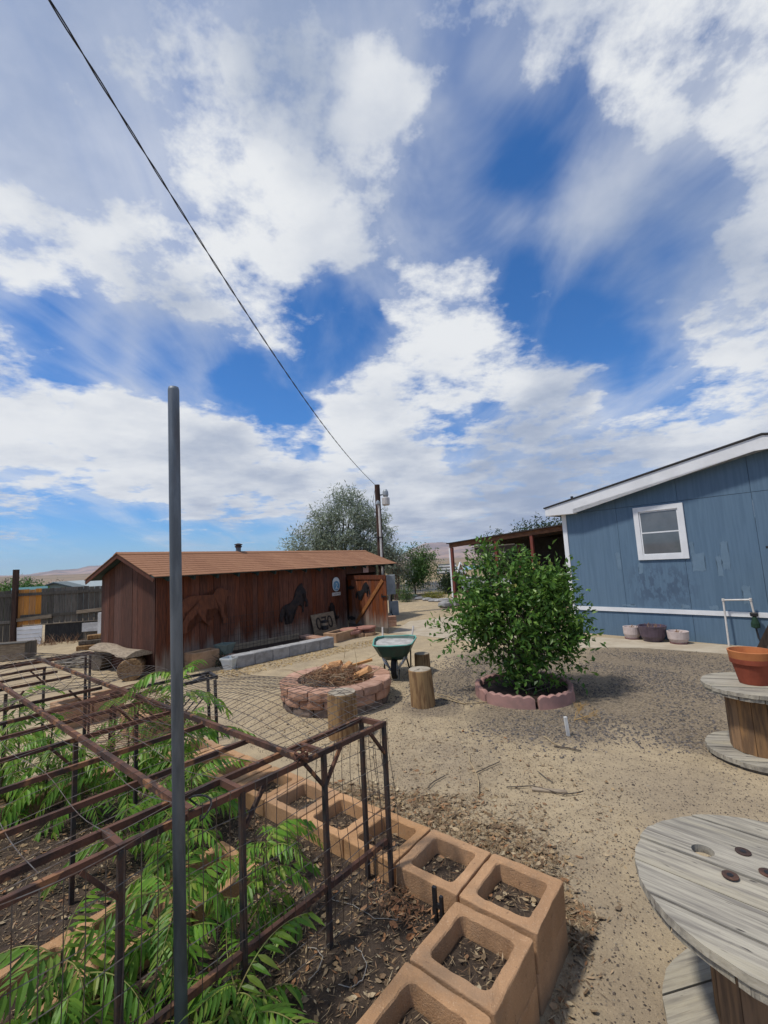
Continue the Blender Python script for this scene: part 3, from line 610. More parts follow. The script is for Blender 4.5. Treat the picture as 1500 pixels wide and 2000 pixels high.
o = obj('notice_sign', boxm(-.16, .16, -.02, 0, -.12, .12), M('faded_notice', (.45, .38, .36), (.36, .16, .14), 30, .7, 0)); o.location = SO + Matrix.Rotation(SANG, 3, 'Z') @ Vector((7.34, -.04, 1.83)); o.rotation_euler = (0, 0, SANG); tag(o, 'small faded notice under the shed eave above the gate', 'sign')
# ------------------------------------------------------------------ house
HANG = math.atan2(HU.y, HU.x)
house = thing('house', 'blue panel-sided house with white trim and low gable roof', 'house', HOUSE_O, HANG)
HW_, HRX, HDEP = 8.3, 4.15, 11.0
def hz(x): return 3.19 + .189 * (min(x, 2 * HRX - x) + .35) - .24
seams = [0.02, 1.30, 2.58, 3.83, 5.1, 6.35, 7.6, 8.3]
for a, b in zip(seams, seams[1:]):
    obj('wall_panel', boxm(a + .003, b - .003, -.012, .02, .60, 3.005), BLUE, house)
    obj('skirt_panel', boxm(a + .003, b - .003, -.004, .02, .0, .595), BLUE, house)
    bm = bmesh.new(); pk = [(a + .003, 3.012), (b - .003, 3.012), (b - .003, max(3.02, hz(b) + .05))] + ([(HRX, hz(HRX) + .05)] if a < HRX < b else []) + [(a + .003, max(3.02, hz(a) + .05))]
    prism(bm, pk, -.016, .02); obj('gable_panel', bm, BLUE, house)
for k in range(9):
    y0 = .03 + k * 1.22
    obj('wall_panel', boxm(-.012, .02, y0, y0 + 1.214, .6, 3.0), BLUE, house); obj('skirt_panel', boxm(-.004, .02, y0, y0 + 1.214, 0, .595), BLUE, house)
obj('back_wall', boxm(0, HW_, HDEP, HDEP + .05, 0, 3.0), BLUE, house); obj('side_wall', boxm(HW_ - .02, HW_, .02, HDEP, 0, 3.0), BLUE, house)
obj('corner_trim', boxm(-.035, .075, -.035, -.0125, .0, 2.995), TRIMW, house); obj('corner_trim', boxm(-.035, -.0125, -.0124, .075, .0, 2.995), TRIMW, house)
obj('band_trim', boxm(.076, HW_, -.032, -.0125, .57, .665), TRIMW, house)
FO = -.25
def fz(x): return 3.19 + .189 * (min(x, 2 * HRX - x) + .35)
bm = prism(bmesh.new(), [(-.35, 3.19), (-.345, 3.005), (.385, 2.985), (.39, 3.095), (HRX - .15, fz(HRX - .15) - .245), (HRX + .15, fz(HRX - .15) - .245), (2 * HRX - .39, 3.095), (2 * HRX + .35, 2.99), (2 * HRX + .35, 3.19), (HRX, fz(HRX))], FO - .02, FO)
bmesh.ops.triangulate(bm, faces=[f for f in bm.faces if len(f.verts) > 4]); obj('fascia', bm, TRIMW, house)
for nm, pts in (('soffit', [(-.34, 3.0), (.385, 2.99), (.385, 3.0), (-.34, 3.01)]),): obj(nm, prism(bmesh.new(), pts, FO, -.02), TRIMW, house)
bm = bmesh.new()
prism(bm, [(-.38, 3.195), (HRX, fz(HRX) + .012), (2 * HRX + .38, 3.195), (2 * HRX + .38, 3.225), (HRX, fz(HRX) + .045), (-.38, 3.225)], FO - .045, HDEP + .3)
bmesh.ops.triangulate(bm, faces=[f for f in bm.faces if len(f.verts) > 4]); obj('roof', bm, ROOFDARK, house)
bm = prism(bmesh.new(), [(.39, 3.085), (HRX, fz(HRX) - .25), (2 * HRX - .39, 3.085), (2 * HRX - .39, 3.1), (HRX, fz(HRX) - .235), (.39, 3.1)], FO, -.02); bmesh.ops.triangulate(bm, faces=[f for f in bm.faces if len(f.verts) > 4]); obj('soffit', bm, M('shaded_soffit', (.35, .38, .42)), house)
obj('eave_board', boxm(-.36, -.335, FO, HDEP, 3.0, 3.19), TRIMW, house)
obj('vent_pipe', tube(bmesh.new(), [(.12, .35, 3.2), (.12, .35, 3.5)], .035, 10), IRON, house)
# window
win = link('window', None, house); win.location = (1.68, 0, 1.755); WW, WH = .99, 1.205
bd = .105
obj('dark_room_sheet', boxm(bd, WW - bd, -.0145, -.0125, bd, WH - bd), M('window_interior', (.10, .10, .10), (.06, .06, .065), 2), win)  # dark sheet added behind the panes in place of an unlit room
fr = link('frame', None, win)
for a in ((0, bd, 0, WH), (WW - bd, WW, 0, WH), (bd, WW - bd, 0, bd), (bd, WW - bd, WH - bd, WH)): obj('frame_board', boxm(a[0] + .0005, a[1] - .0005, -.048, -.0125, a[2], a[3]), TRIMW, fr)
mid = WH * .5
for nm, z0, z1, yy in (('upper_sash', mid - .01, WH - bd, -.024), ('lower_sash', bd, mid + .02, -.036)):
    s = link(nm, None, win); e = .03
    for a in ((bd + .001, bd + e, z0, z1), (WW - bd - e, WW - bd - .001, z0, z1), (bd + e, WW - bd - e, z0, z0 + e), (bd + e, WW - bd - e, z1 - e, z1)): obj('sash_bar', boxm(a[0], a[1], yy, yy + .011, a[2] + .001, a[3] - .001), TRIMW, s)
    obj('pane', boxm(bd + e, WW - bd - e, yy + .004, yy + .007, z0 + e, z1 - e), GLASS, s)
def patch(x0, x1, z0, z1, k=7):
    pts = []
    for (xa, za), (xb, zb) in zip([(x0, z0), (x1, z0), (x1, z1), (x0, z1)], [(x1, z0), (x1, z1), (x0, z1), (x0, z0)]):
        for j in range(k):
            t = j / k; pts.append((lerp(xa, xb, t) + random.uniform(-.012, .012), lerp(za, zb, t) + random.uniform(-.02, .02)))
    bm = prism(bmesh.new(), pts, -.0142, -.0122); bmesh.ops.triangulate(bm, faces=[f for f in bm.faces if len(f.verts) > 4]); obj('paint_patch', bm, BLUE_PATCH, house)
for a in ((1.19, 1.28, 1.55, 1.95), (1.65, 1.74, 1.45, 1.70), (2.70, 2.93, 1.48, 1.86), (2.70, 2.76, 1.86, 2.1), (3.12, 3.20, 1.36, 1.78), (3.22, 3.34, 1.5, 2.06), (3.47, 3.60, .82, 1.18), (2.4, 2.55, .69, .78), (2.9, 3.05, .69, .76), (1.2, 1.5, .69, .73)): patch(*a)
# ------------------------------------------------------------------ porch / carport
def HP(x, y, z=0): return HOUSE_O + HU * x + HV * y + Vector((0, 0, z))
porch = thing('porch', 'dark open porch with red posts and sloping roof beside the blue house', 'porch', HOUSE_O, HANG)
PZ = lambda x: 3.10 + .0575 * x          # underside slope with house-frame x (negative away from the house)
PY0, PY1, PX0 = 4.0, 9.5, -7.05
bm = bmesh.new(); beam(bm, (PX0 - .1, PY0, PZ(PX0 - .1) - .09), (-.05, PY0, PZ(0) - .09), .05, .17); obj('front_beam', bm, M('porch_beam_wood', (.20, .095, .05), (.12, .06, .035), 6, .85, .3, stretch=(1, 4, 4)), porch)
bm = bmesh.new(); beam(bm, (PX0 - .16, (PY0 + PY1) / 2, PZ(PX0 - .16) + .02), (-.03, (PY0 + PY1) / 2, PZ(0) + .02), PY1 - PY0 + .3, .04); obj('roof', bm, M('porch_roof_sheet', (.05, .035, .03), (.035, .025, .022)), porch)
for k in range(6):
    yy = PY0 + .5 + k * .9
    bm = bmesh.new(); beam(bm, (PX0, yy, PZ(PX0) - .06), (-.04, yy, PZ(0) - .06), .04, .12); obj('rafter', bm, WOOD_DARK, porch)
for xx in (PX0 + .02, -4.76, -3.18, -.12):
    obj('post', boxm(xx - .055, xx + .055, PY0 - .05, PY0 + .05, .02, PZ(xx) - .178), REDPOST, porch)
for xx in (PX0 + .02, -4.2, -2): obj('post', boxm(xx - .05, xx + .05, PY1 - .05, PY1 + .05, .0, PZ(xx) - .01), REDPOST, porch)
obj('post_trim', boxm(PX0 - .115, PX0 - .04, PY0 - .06, PY0 - .03, .2, PZ(PX0) - .18), TRIMW, porch)
for k in range(10):
    obj('darkening_screen', boxm(-5.0 + k * .52, -5.0 + k * .52 + .515, PY0 + 2.6, PY0 + 2.63, .02, 2.68 if k < 4 else 2.28), M('dark_screen_%d' % k, (.02, .02, .02), (.03, .028, .026)) if k == 0 else bpy.data.materials['dark_screen_0'], porch)  # dark panels added close behind to keep the porch inside dark
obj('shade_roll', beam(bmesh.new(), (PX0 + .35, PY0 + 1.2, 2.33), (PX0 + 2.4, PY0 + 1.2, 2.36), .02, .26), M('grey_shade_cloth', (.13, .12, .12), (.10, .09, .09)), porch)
obj('shade_rail', tube(bmesh.new(), [(PX0 + .2, PY0 + 1.2, 2.48), (PX0 + 2.4, PY0 + 1.2, 2.51)], .025), TRIMW, porch)
def at_house(nm, lab, cat, x, y, z=0, rz=0, group=None): return thing(nm, lab, cat, HP(x, y, z), HANG + rz, group)
t = at_house('storage_tub', 'grey plastic tub stacked on a barrel under the porch', 'tub', -6.35, PY0 + .3, .76)
obj('body', boxm(-.36, .36, -.25, .25, 0, .40, bev=.03), M('clear_grey_plastic', (.30, .33, .35), (.22, .24, .26), 3, .4, 0), t); obj('lid', boxm(-.39, .39, -.28, .28, .401, .45, bev=.015), M('grey_lid', (.38, .40, .41)), t)
t = at_house('barrel', 'dark red barrel standing under the porch edge', 'barrel', -6.3, PY0 + .3)
obj('body', lathe(bmesh.new(), [(.27, 0), (.29, .06), (.30, .35), (.29, .68), (.27, .72)], 18), M('maroon_plastic', (.10, .03, .035), (.07, .025, .03)), t); obj('rim', lathe(bmesh.new(), [(.29, .70), (.305, .72), (.305, .745), (.26, .758)], 18), M('purple_rim', (.16, .13, .17)), t)
o = obj('concrete_footing', boxm(-.18, .18, -.18, .18, 0, .2, bev=.015), GREYSTONE); o.location = HP(PX0 - .02, PY0, 0); o.rotation_euler = (0, 0, HANG); tag(o, 'grey concrete footing under the left porch post', 'footing')
o = obj('boulder', lathe(bmesh.new(), [(.2, 0), (.3, .08), (.28, .2), (.15, .28)], 10, jit=.18), GREYSTONE, smooth=False); o.location = HP(-6.95, PY0 - .75, 0); tag(o, 'grey boulder in front of the porch footing', 'rock')
t = at_house('step_ladder', 'white aluminium ladder leaning by the house corner under the porch', 'ladder', -.55, 2.2)
for yy in (-.18, .18): obj('rail', beam(bmesh.new(), (-.25, yy, 0), (.25, yy * .9, 1.75), .03, .07), TRIMW, t)
for k in range(5): f = (k + .6) / 5.6; obj('rung', beam(bmesh.new(), (-.25 + .5 * f, -.18, 1.75 * f), (-.25 + .5 * f, .18, 1.75 * f), .05, .03), TRIMW, t)
t = at_house('storage_crate', 'clear plastic crate on a stand near the house corner', 'crate', -1.0, 3.4, .0)
obj('stand', boxm(-.35, .35, -.25, .25, 0, .62), WOOD_DARK, t); obj('body', boxm(-.32, .32, -.22, .22, .621, .95, bev=.02), bpy.data.materials['clear_grey_plastic'], t)
t = at_house('workbench', 'dark workbench deep in the shade of the porch', 'bench', -3.0, PY0 + 2.0)
obj('top', boxm(-1.1, 1.1, -.3, .3, .85, .9), WOOD_DARK, t)
for sx in (-1, 1):
    for sy in (-.25, .25): obj('leg', boxm(sx - .04, sx + .04, sy - .04, sy + .04, 0, .849), WOOD_DARK, t)
# pots by the house wall
def pot(nm, lab, x, prof, mat, y=-.3, saucer=None, dead=True, group='pots along the blue house wall'):
    t = at_house(nm, lab, 'flower pot', x, y, .0, 0, group); bm = bmesh.new(); zt = prof[-1][1]
    full = prof + [(prof[-1][0] - .025, zt), (prof[-1][0] - .035, zt - .05)]
    b0 = .02 if saucer else 0
    obj('body', lathe(bm, [(r_, z + b0) for r_, z in full], 22), mat, t, smooth=False)
    if saucer: obj('saucer', lathe(bmesh.new(), [(prof[0][0] + .01, 0), (prof[0][0] + .03, .035), (prof[0][0] + .015, .035), (prof[0][0] + .01, .021)], 20), saucer, t)
    if dead:
        bm = bmesh.new()
        for _ in range(16):
            a = random.uniform(0, 6.28); r_ = random.uniform(0, prof[-1][0] * .6); q = Vector((r_ * math.cos(a), r_ * math.sin(a), zt - .06))
            tube(bm, [q, q + Vector((random.uniform(-.05, .05), random.uniform(-.05, .05), random.uniform(.06, .12)))], .005, 4)
        obj('dead_plant', bm, BRUSH, t)
    return t
PS = M('pink_saucer', (.33, .17, .16))
pot('flower_pot', 'small white pot left of the purple pot by the wall', 1.44, [(.13, 0), (.17, .10), (.175, .26)], POTWHITE, -.28, PS)
pot('flower_pot', 'larger purple glazed pot between two white pots', 1.88, [(.17, 0), (.24, .12), (.265, .27), (.28, .34)], POTPURPLE, -.34)
pot('flower_pot', 'small white pot right of the purple pot by the wall', 2.36, [(.14, 0), (.19, .09), (.20, .24)], POTWHITE, -.36, PS)
t = at_house('water_pipe', 'white plastic pipe loop standing against the blue house wall', 'pipe', 3.17, -.2)
bm = tube(bmesh.new(), [(0, 0, -.02), (0, .05, .88)], .017, 8); obj('riser', bm, PVC, t)
obj('cross_pipe', tube(bmesh.new(), [(-.01, .05, .9), (.43, .05, .92)], .017, 8), PVC, t); obj('drop_pipe', tube(bmesh.new(), [(.43, .05, .92), (.45, .05, .68)], .017, 8), PVC, t)
for p in ((0, .05, .9), (.43, .05, .92)): obj('elbow', lathe(bmesh.new(), [(.02, -.03), (.026, -.02), (.026, .02), (.02, .03)], 8), PVC, t, p)
v_ = obj('valve', boxm(.39, .51, .01, .09, .6, .68, bev=.015), IRON, t); obj('valve_body', lathe(bmesh.new(), [(.03, .38), (.07, .40), (.07, .47), (.03, .6)], 10, .45, .05), M('green_black_plastic', (.02, .05, .03)), v_)
obj('valve_hose', tube(bmesh.new(), [(.45, .05, .4), (.47, .03, .2), (.56, -.02, .0)], .016, 6), IRON, t)
# leaning timber stand on the right edge
t = at_house('timber_stand', 'dark leaning timber frame standing at the right edge by the house', 'stand', 4.0, -1.0)
obj('leg', beam(bmesh.new(), (-.30, .0, 0), (.32, .06, 1.28), .07, .12), WOOD_DARK, t); obj('leg', beam(bmesh.new(), (-.17, -.12, 0), (.42, -.12, 1.28), .06, .1), WOOD_GREY, t)
obj('leg', beam(bmesh.new(), (.98, .0, 0), (.36, .2, 1.26), .07, .1), WOOD_DARK, t); obj('cross_bar', beam(bmesh.new(), (-.03, -.22, .5), (.7, .3, .5), .05, .08), WOOD_DARK, t)
obj('top_box', boxm(.1, .7, -.1, .3, 1.26, 1.9, bev=.02), WOOD_DARK, t); obj('top_lid', boxm(.06, .74, -.14, .34, 1.9, 1.94), IRON, t); obj('orange_board', boxm(.2, .7, -.14, -.11, 1.3, 1.6), WOOD_BRACE, t)
# ------------------------------------------------------------------ utility pole, meter boxes, cable
PB = at(747, 1150, 17.4); PB.z = 0
up = thing('utility_pole', 'dark wooden utility pole with white conduit behind the shed gate', 'pole', PB)
PT = 5.16
obj('pole', tube(bmesh.new(), [(0, 0, -.2), (0, 0, PT)], [.135, .105], 14), POLEWOOD, up)
obj('conduit', tube(bmesh.new(), [(.03, -.15, .6), (.03, -.14, 4.2), (.0, -.16, 4.35)], .045, 8), PVC, up)
obj('conduit_strap', boxm(-.14, .14, -.2, .13, 3.0, 3.04), IRON, up); obj('conduit_strap', boxm(-.145, .145, -.2, .14, 1.9, 1.94), IRON, up)
obj('weather_head', lathe(bmesh.new(), [(.05, 4.3), (.09, 4.36), (.07, 4.46), (.02, 4.5)], 10, .0, -.16), GREYBOX, up)
lm = obj('lamp_arm', tube(bmesh.new(), [(.1, -.02, 4.72), (.26, -.03, 4.78), (.30, -.03, 4.80)], .03, 8), GREYBOX, up)
obj('lamp_head', lathe(bmesh.new(), [(.07, 4.62), (.12, 4.72), (.11, 4.86), (.06, 4.95)], 12, .32, -.03), GREYBOX, lm)
obj('lamp_shade', lathe(bmesh.new(), [(.13, 4.3), (.155, 4.34), (.155, 4.6), (.10, 4.63)], 14, .32, -.03), M('lamp_plastic', (.55, .53, .5), (.5, .48, .45), 5, .4, 0), lm)
obj('loose_wire', tube(bmesh.new(), [(-.1, -.05, 4.95), (-.2, -.06, 4.5), (-.16, -.06, 4.1), (-.03, -.15, 3.85)], .008, 5), IRON, up)
t = thing('meter_box', 'grey electric meter cabinet on the utility pole', 'electric box', PB + Vector((.25, -.25, 0)))
obj('cabinet', boxm(-.10, .26, -.12, .08, .78, 1.53, bev=.012), GREYBOX, t); obj('lower_box', boxm(.0, .34, -.12, .08, -.02, .52, bev=.01), GREYBOX, t)
obj('riser', tube(bmesh.new(), [(.0, -.02, .0), (.0, -.02, .8)], .04, 8), PVC, t); obj('dark_cable', tube(bmesh.new(), [(.1, -.06, .8), (.07, -.08, .5), (.04, -.1, .1), (.1, -.1, .0)], .035, 6), IRON, t)
bp0 = gz(765, 1223)
t = thing('brick_stack', 'short stack of red wall bricks beside the open gate', 'bricks', bp0, R(8))
for k in range(3): obj('brick', boxm(-.15, .15, -.12, .12, k * .106 + .001, k * .106 + .104, bev=.008), PITSTONE, t, (random.uniform(-.012, .012), 0, 0))
ce = at(97, 0, 3.2); ce.z += .74; c0 = PB + Vector((-.03, -.05, PT - .06)); dirc = ce - c0; pts = []
for k in range(61):
    t_ = k / 60 * 1.45; p = c0 + dirc * t_; p.z -= .9 * math.sin(math.pi * min(1, t_ / 1.45)) ; pts.append(p)
ce_fix = pts
bm = bmesh.new()
for ph in (0, math.pi):
    fine_ = []
    for k in range(len(pts) - 1):
        for j in range(6):
            p = pts[k].lerp(pts[k + 1], j / 6); a = (k * 6 + j) * .55 + ph; fine_.append(p + Vector((math.cos(a), 0, math.sin(a))) * .0065)
    tube(bm, fine_, .0055, 5)
tag(obj('overhead_cable', bm, IRON), 'twisted black overhead cable running up from the utility pole', 'cable')
# ------------------------------------------------------------------ fences
def FL(x, y): p = gz(x, y); return p
fa, fb = FL(-60, 1268), FL(215, 1246)
fdir = (fb - fa).normalized(); flen = (fb - fa).length; fang = math.atan2(fdir.y, fdir.x)
fence = thing('board_fence', 'old grey board fence with a few orange boards left of the shed', 'fence', fa, fang)
def f_s(px):      # distance along the fence for a pixel column
    best = min((abs((lambda q: 750 + F_PX * (q - CAM).dot(CR) / (q - CAM).dot(CF))(fa + fdir * s + Vector((0, 0, 1))) - px), s) for s in np.arange(-1, flen + 1, .02)); return best[1]
so0, so1 = f_s(36), f_s(82)
s = 0.0
while s < flen + .3:
    w = random.uniform(.16, .19); orange = so0 - .02 < s + w / 2 < so1
    low = .62 if s > f_s(42) else .05
    obj('board', boxm(s + .006, s + w - .008, -.012 + random.uniform(-.004, .004), .01, low + random.uniform(0, .01) - (.0), 1.76 + random.uniform(-.02, .02)), WOOD_ORANGE if orange else WOOD_GREY, fence); s += w
for a, b, z, mm in ((0, flen, 1.60, WOOD_GREY), (f_s(42), flen, .9, WOOD_GREY), (0, f_s(30), .75, WOOD_GREY)): obj('rail', boxm(a, b, -.055, -.014, z - .045, z + .045), mm, fence)
obj('rail_patch', beam(bmesh.new(), (f_s(25), -.07, .79), (f_s(104), -.07, .86), .025, .11), WOOD_PALE, fence); obj('rail_patch', beam(bmesh.new(), (f_s(152), -.07, .93), (f_s(200), -.07, .97), .025, .11), WOOD_PALE, fence)
obj('edge_strip', beam(bmesh.new(), (f_s(42), -.02, .60), (flen, -.02, .62), .02, .03), WOOD_PALE, fence)
obj('kick_board', boxm(f_s(88), f_s(163), .012, .03, .0, .6), M('black_lower_boards', (.03, .03, .03), (.045, .042, .04), 5, stretch=(6, 6, 1)), fence); obj('kick_board', boxm(f_s(163), flen, .012, .03, .0, .6), WOOD_GREY, fence)
obj('post', boxm(f_s(26.5) , f_s(26.5) + .13, -.14, -.02, 0, 2.42), POLEWOOD, fence)
t = thing('siding_panel', 'white ribbed siding panel leaning on the fence under the orange boards', 'panel', fa, fang)
bm = prism(bmesh.new(), [(f_s(39), .0), (f_s(86), .0), (f_s(87.5), .60), (f_s(38), .57)], -.10, -.08); obj('panel', bm, WHITE, t)
for k in range(4): obj('rib', boxm(f_s(39.5), f_s(86), -.112, -.1005, .08 + k * .13, .10 + k * .13), WHITE_OLD, t)
o = obj('scrap_board', boxm(f_s(164), f_s(194), -.1, -.07, .28, .56), WHITE_OLD); o.location = fa; o.rotation_euler = (0, 0, fang); tag(o, 'small white board behind the wood scraps at the shed end', 'panel')
# white post at the shed's back corner
o = obj('white_post', boxm(-.05, .05, -.05, .05, 0, .95), WHITE_OLD); o.location = gz(195, 1258); tag(o, 'short white post near the far corner of the shed', 'post')
# white picket fence
pa, pb = gz(700, 1169), gz(1000, 1146)
pd = (pb - pa).normalized(); pl_ = (pb - pa).length
wf = thing('picket_fence', 'white picket fence behind the yard', 'fence', pa, math.atan2(pd.y, pd.x))
pk = mesh_of(prism(bmesh.new(), [(0, .05), (.075, .05), (.075, .66), (.0375, .72), (0, .66)], 0, .02), 'picket', WHITE)
k = 0
while k * .112 < pl_: link('picket', pk, wf, (k * .112, -.022, 0)); k += 1
for z in (.2, .55): obj('rail', boxm(0, pl_, .0, .04, z - .04, z + .04), WHITE, wf)
pm_ = mesh_of(lathe(bmesh.new(), [(.075, 0), (.075, .78), (.09, .79), (.09, .82), (.02, .88)], 4), 'post', WHITE)
k = 0
while k * 2.4 < pl_: link('post', pm_, wf, (k * 2.4 + .7, .1, 0), (0, 0, R(45))); k += 1

# ------------------------------------------------------------------ vegetation
def leafquad(p, d, up, l, w, fold=.25):
    d = d.normalized(); s = d.cross(up)
    if s.length < .01: s = d.cross(Vector((1, 0, 0)))
    s.normalize(); n_ = s.cross(d)
    a, b = p, p + d * l; m_ = p + d * l * .45
    return [tuple(a), tuple(m_ + s * w / 2 + n_ * w * fold), tuple(b), tuple(m_ - s * w / 2 + n_ * w * fold)], [(0, 1, 2), (0, 2, 3)]
def rvec(s=1.0): return Vector((random.gauss(0, s), random.gauss(0, s), random.gauss(0, s)))
def foliage(lobes, n_twigs, per, ll, lw, droop=.2, shell=.55, clump=.0, spread=1.0, gap=-.12):
    items = []; tot = sum(r.x * r.y * r.z for c, r in lobes) if False else None
    wts = [(r[0] * r[1] * r[2]) ** .75 for c, r in lobes]
    twigs = []
    for _ in range(n_twigs):
        c, r_ = random.choices(lobes, wts)[0]; c = Vector(c)
        d = rvec().normalized(); t = random.random() ** shell
        p = c + Vector((d.x * r_[0], d.y * r_[1], d.z * r_[2])) * t
        if clump and noise.noise(p * clump + Vector((3.3, 1.1, 7))) < gap: continue
        g = (d * .8 + Vector((0, 0, .35 - droop)) + rvec(.45)).normalized(); twigs.append((p, g))
        for j in range(per):
            q = p + g * ll * spread * .7 * j
            ld = (g * .5 + rvec(.7) + Vector((0, 0, -droop))).normalized()
            items.append(leafquad(q, ld, rvec().normalized() + Vector((0, 0, 1.2)), ll * random.uniform(.7, 1.25), lw * random.uniform(.75, 1.2)))
    return items, twigs
def tree(name, label, cat, base, lobes, n_twigs, per, ll, lw, mat, trunk_r, trunk_top, limbs=6, group=None, shell=.55, clump=0, droop=.2, bark=None, stems=None, spread=1.0, gap=-.12):
    t = thing(name, label, cat, base, 0, group); items, twigs = foliage(lobes, n_twigs, per, ll, lw, droop, shell, clump, spread, gap)
    vs, fs = [], []
    for v__, f__ in items:
        b = len(vs); vs += v__; fs += [tuple(i + b for i in f) for f in f__]
    pymesh('crown', vs, fs, mat, t)
    bm = bmesh.new()
    for sx, sy in (stems or [(0, 0)]):
        top = Vector((sx * 1.6, sy * 1.6, trunk_top)); mid = Vector((sx * 1.2 + random.uniform(-.1, .1) * trunk_top * .3, sy * 1.2, trunk_top * .5))
        tube(bm, [(sx, sy, -.05), mid, top], [trunk_r, trunk_r * .8, trunk_r * .6], 8)
        for k in range(limbs):
            c, r_ = random.choice(lobes); e = Vector(c) + rvec(.45) * min(r_); s_ = mid.lerp(top, random.uniform(.3, 1)); m_ = s_.lerp(e, .5) + Vector((0, 0, .08 * trunk_top)) + rvec(.05)
            tube(bm, [s_, m_, e], [trunk_r * .45, trunk_r * .3, trunk_r * .1], 6)
    for p, g in random.sample(twigs, min(len(twigs), 160)):
        c = min((Vector(c) for c, r_ in lobes), key=lambda c: (c - p).length); tube(bm, [p.lerp(c, .35), p, p + g * ll * per * .4 * spread], [trunk_r * .09 + .003, trunk_r * .05 + .002, .002], 4, False)
    obj('trunk', bm, bark or BARK, t); return t
# silvery tree behind the shed
b0 = at(668, 1150, 25); b0.z = 0
tree('olive_tree', 'big silvery grey-green tree rising behind the shed roof', 'tree', b0,
     [((.3, 0, 4.0), (1.8, 1.6, 1.9)), ((-1.5, .2, 2.9), (1.6, 1.4, 1.3)), ((1.7, 0, 3.0), (1.3, 1.2, 1.5)), ((0, 0, 2.3), (2.6, 1.6, 1.3)), ((-.2, 0, 5.2), (.7, .7, 1.0)), ((.75, 0, 5.3), (.6, .6, 1.0)), ((-2.6, 0, 2.3), (.8, .8, .7)), ((2.1, .2, 2.2), (1.1, 1.1, .9)), ((-.9, 0, 4.6), (.6, .6, .9)), ((1.9, 0, 4.2), (.9, .8, .9))],
     6400, 6, .21, .055, LEAF_OLIVE, .2, 2.2, 10, clump=1.0, shell=.5, spread=.85)
b0 = gz(776, 1172)
tree('young_tree', 'slender multi-stem tree with grey-green leaves right of the meter boxes', 'tree', b0, [((-.1, 0, 2.1), (.6, .6, .7)), ((.1, 0, 1.6), (.45, .45, .4)), ((-.5, .1, 2.5), (.55, .5, .6))], 620, 6, .18, .05, LEAF_OLIVE, .05, 1.5, 4, clump=1.4, stems=[(0, 0), (.12, .05), (-.1, .03)], bark=M('pale_red_bark', (.20, .13, .10)))
b0 = gz(812, 1162)
tree('shade_tree', 'small rounded green tree in front of the picket fence', 'tree', b0, [((.2, 0, 1.9), (1.05, .9, .75)), ((-.4, 0, 1.6), (.7, .6, .5)), ((.9, 0, 1.45), (.55, .5, .5)), ((.1, 0, 1.2), (.6, .5, .35)), ((.2, 0, 2.4), (.6, .5, .35))], 1500, 6, .18, .065, LEAF_TREE, .05, 1.1, 6, clump=1.2, droop=.5)
b0 = gz(884, 1159)
tree('round_shrub', 'dark rounded shrub at the picket fence left of the porch', 'shrub', b0, [((0, 0, .55), (.75, .6, .52)), ((.35, 0, .7), (.5, .5, .35))], 1300, 5, .12, .05, LEAF_DARK, .04, .4, 4)
b0 = gz(851, 1170)
tree('flower_clump', 'yellow-green flowering clump on the stone-edged bed', 'plant', b0, [((0, 0, .14), (.55, .3, .14)), ((-.3, 0, .12), (.3, .25, .1))], 260, 4, .10, .03, LEAF_FLOWER, .015, .1, 2)
b0 = gz(783, 1175)
tree('low_plant', 'light green low plant at the foot of the young tree', 'plant', b0 + Vector((.25, -.2, 0)), [((0, 0, .3), (.25, .25, .32))], 130, 5, .12, .04, LEAF_TREE, .015, .2, 2)
b0 = gz(770, 1169)
tree('low_plant', 'yellow-green low plant beside the meter boxes', 'plant', b0, [((0, 0, .25), (.3, .25, .25))], 110, 5, .12, .04, LEAF_FLOWER, .015, .2, 2)
k = 0
for x, y, s in ((822, 1171, .5), (835, 1173, .42), (848, 1175, .5), (862, 1175, .55), (872, 1174, .4), (808, 1166, .35)):
    o = obj('border_stone', lathe(bmesh.new(), [(s * .5, 0), (s * .62, .05), (s * .5, .12), (s * .2, .15)], 9, jit=.2), GREYSTONE); o.location = gz(x, y); o.scale = (1, .6, 1)
    tag(o, ['leftmost flat stone edging the far flower bed', 'second flat stone from the left edging the far flower bed', 'third flat stone from the left edging the far flower bed', 'largest flat stone at the right of the far flower bed', 'rightmost flat stone edging the far flower bed', 'lone flat stone under the small green tree'][k], 'stone', 'stones edging the far bed'); k += 1
# trees behind the porch
for px, D, hh, lab in ((1000, 34, 3.6, 'dark tree showing under the porch roof at its left'), (1060, 36, 4.6, 'dark tree rising just above the porch roof'), (1110, 35, 4.2, 'dark tree between the porch and the blue house')):
    b0 = at(px, 1130, D); b0.z = ground_h(b0.x, b0.y)
    tree('background_tree', lab, 'tree', b0, [((0, 0, hh * .62), (2.0, 1.5, hh * .38)), ((.9, 0, hh * .5), (1.4, 1.2, hh * .3)), ((-.8, .2, hh * .5), (1.3, 1.2, hh * .32))], 1100, 6, .26, .10, LEAF_DARK, .14, hh * .45, 6, 'trees behind the porch', clump=.9)
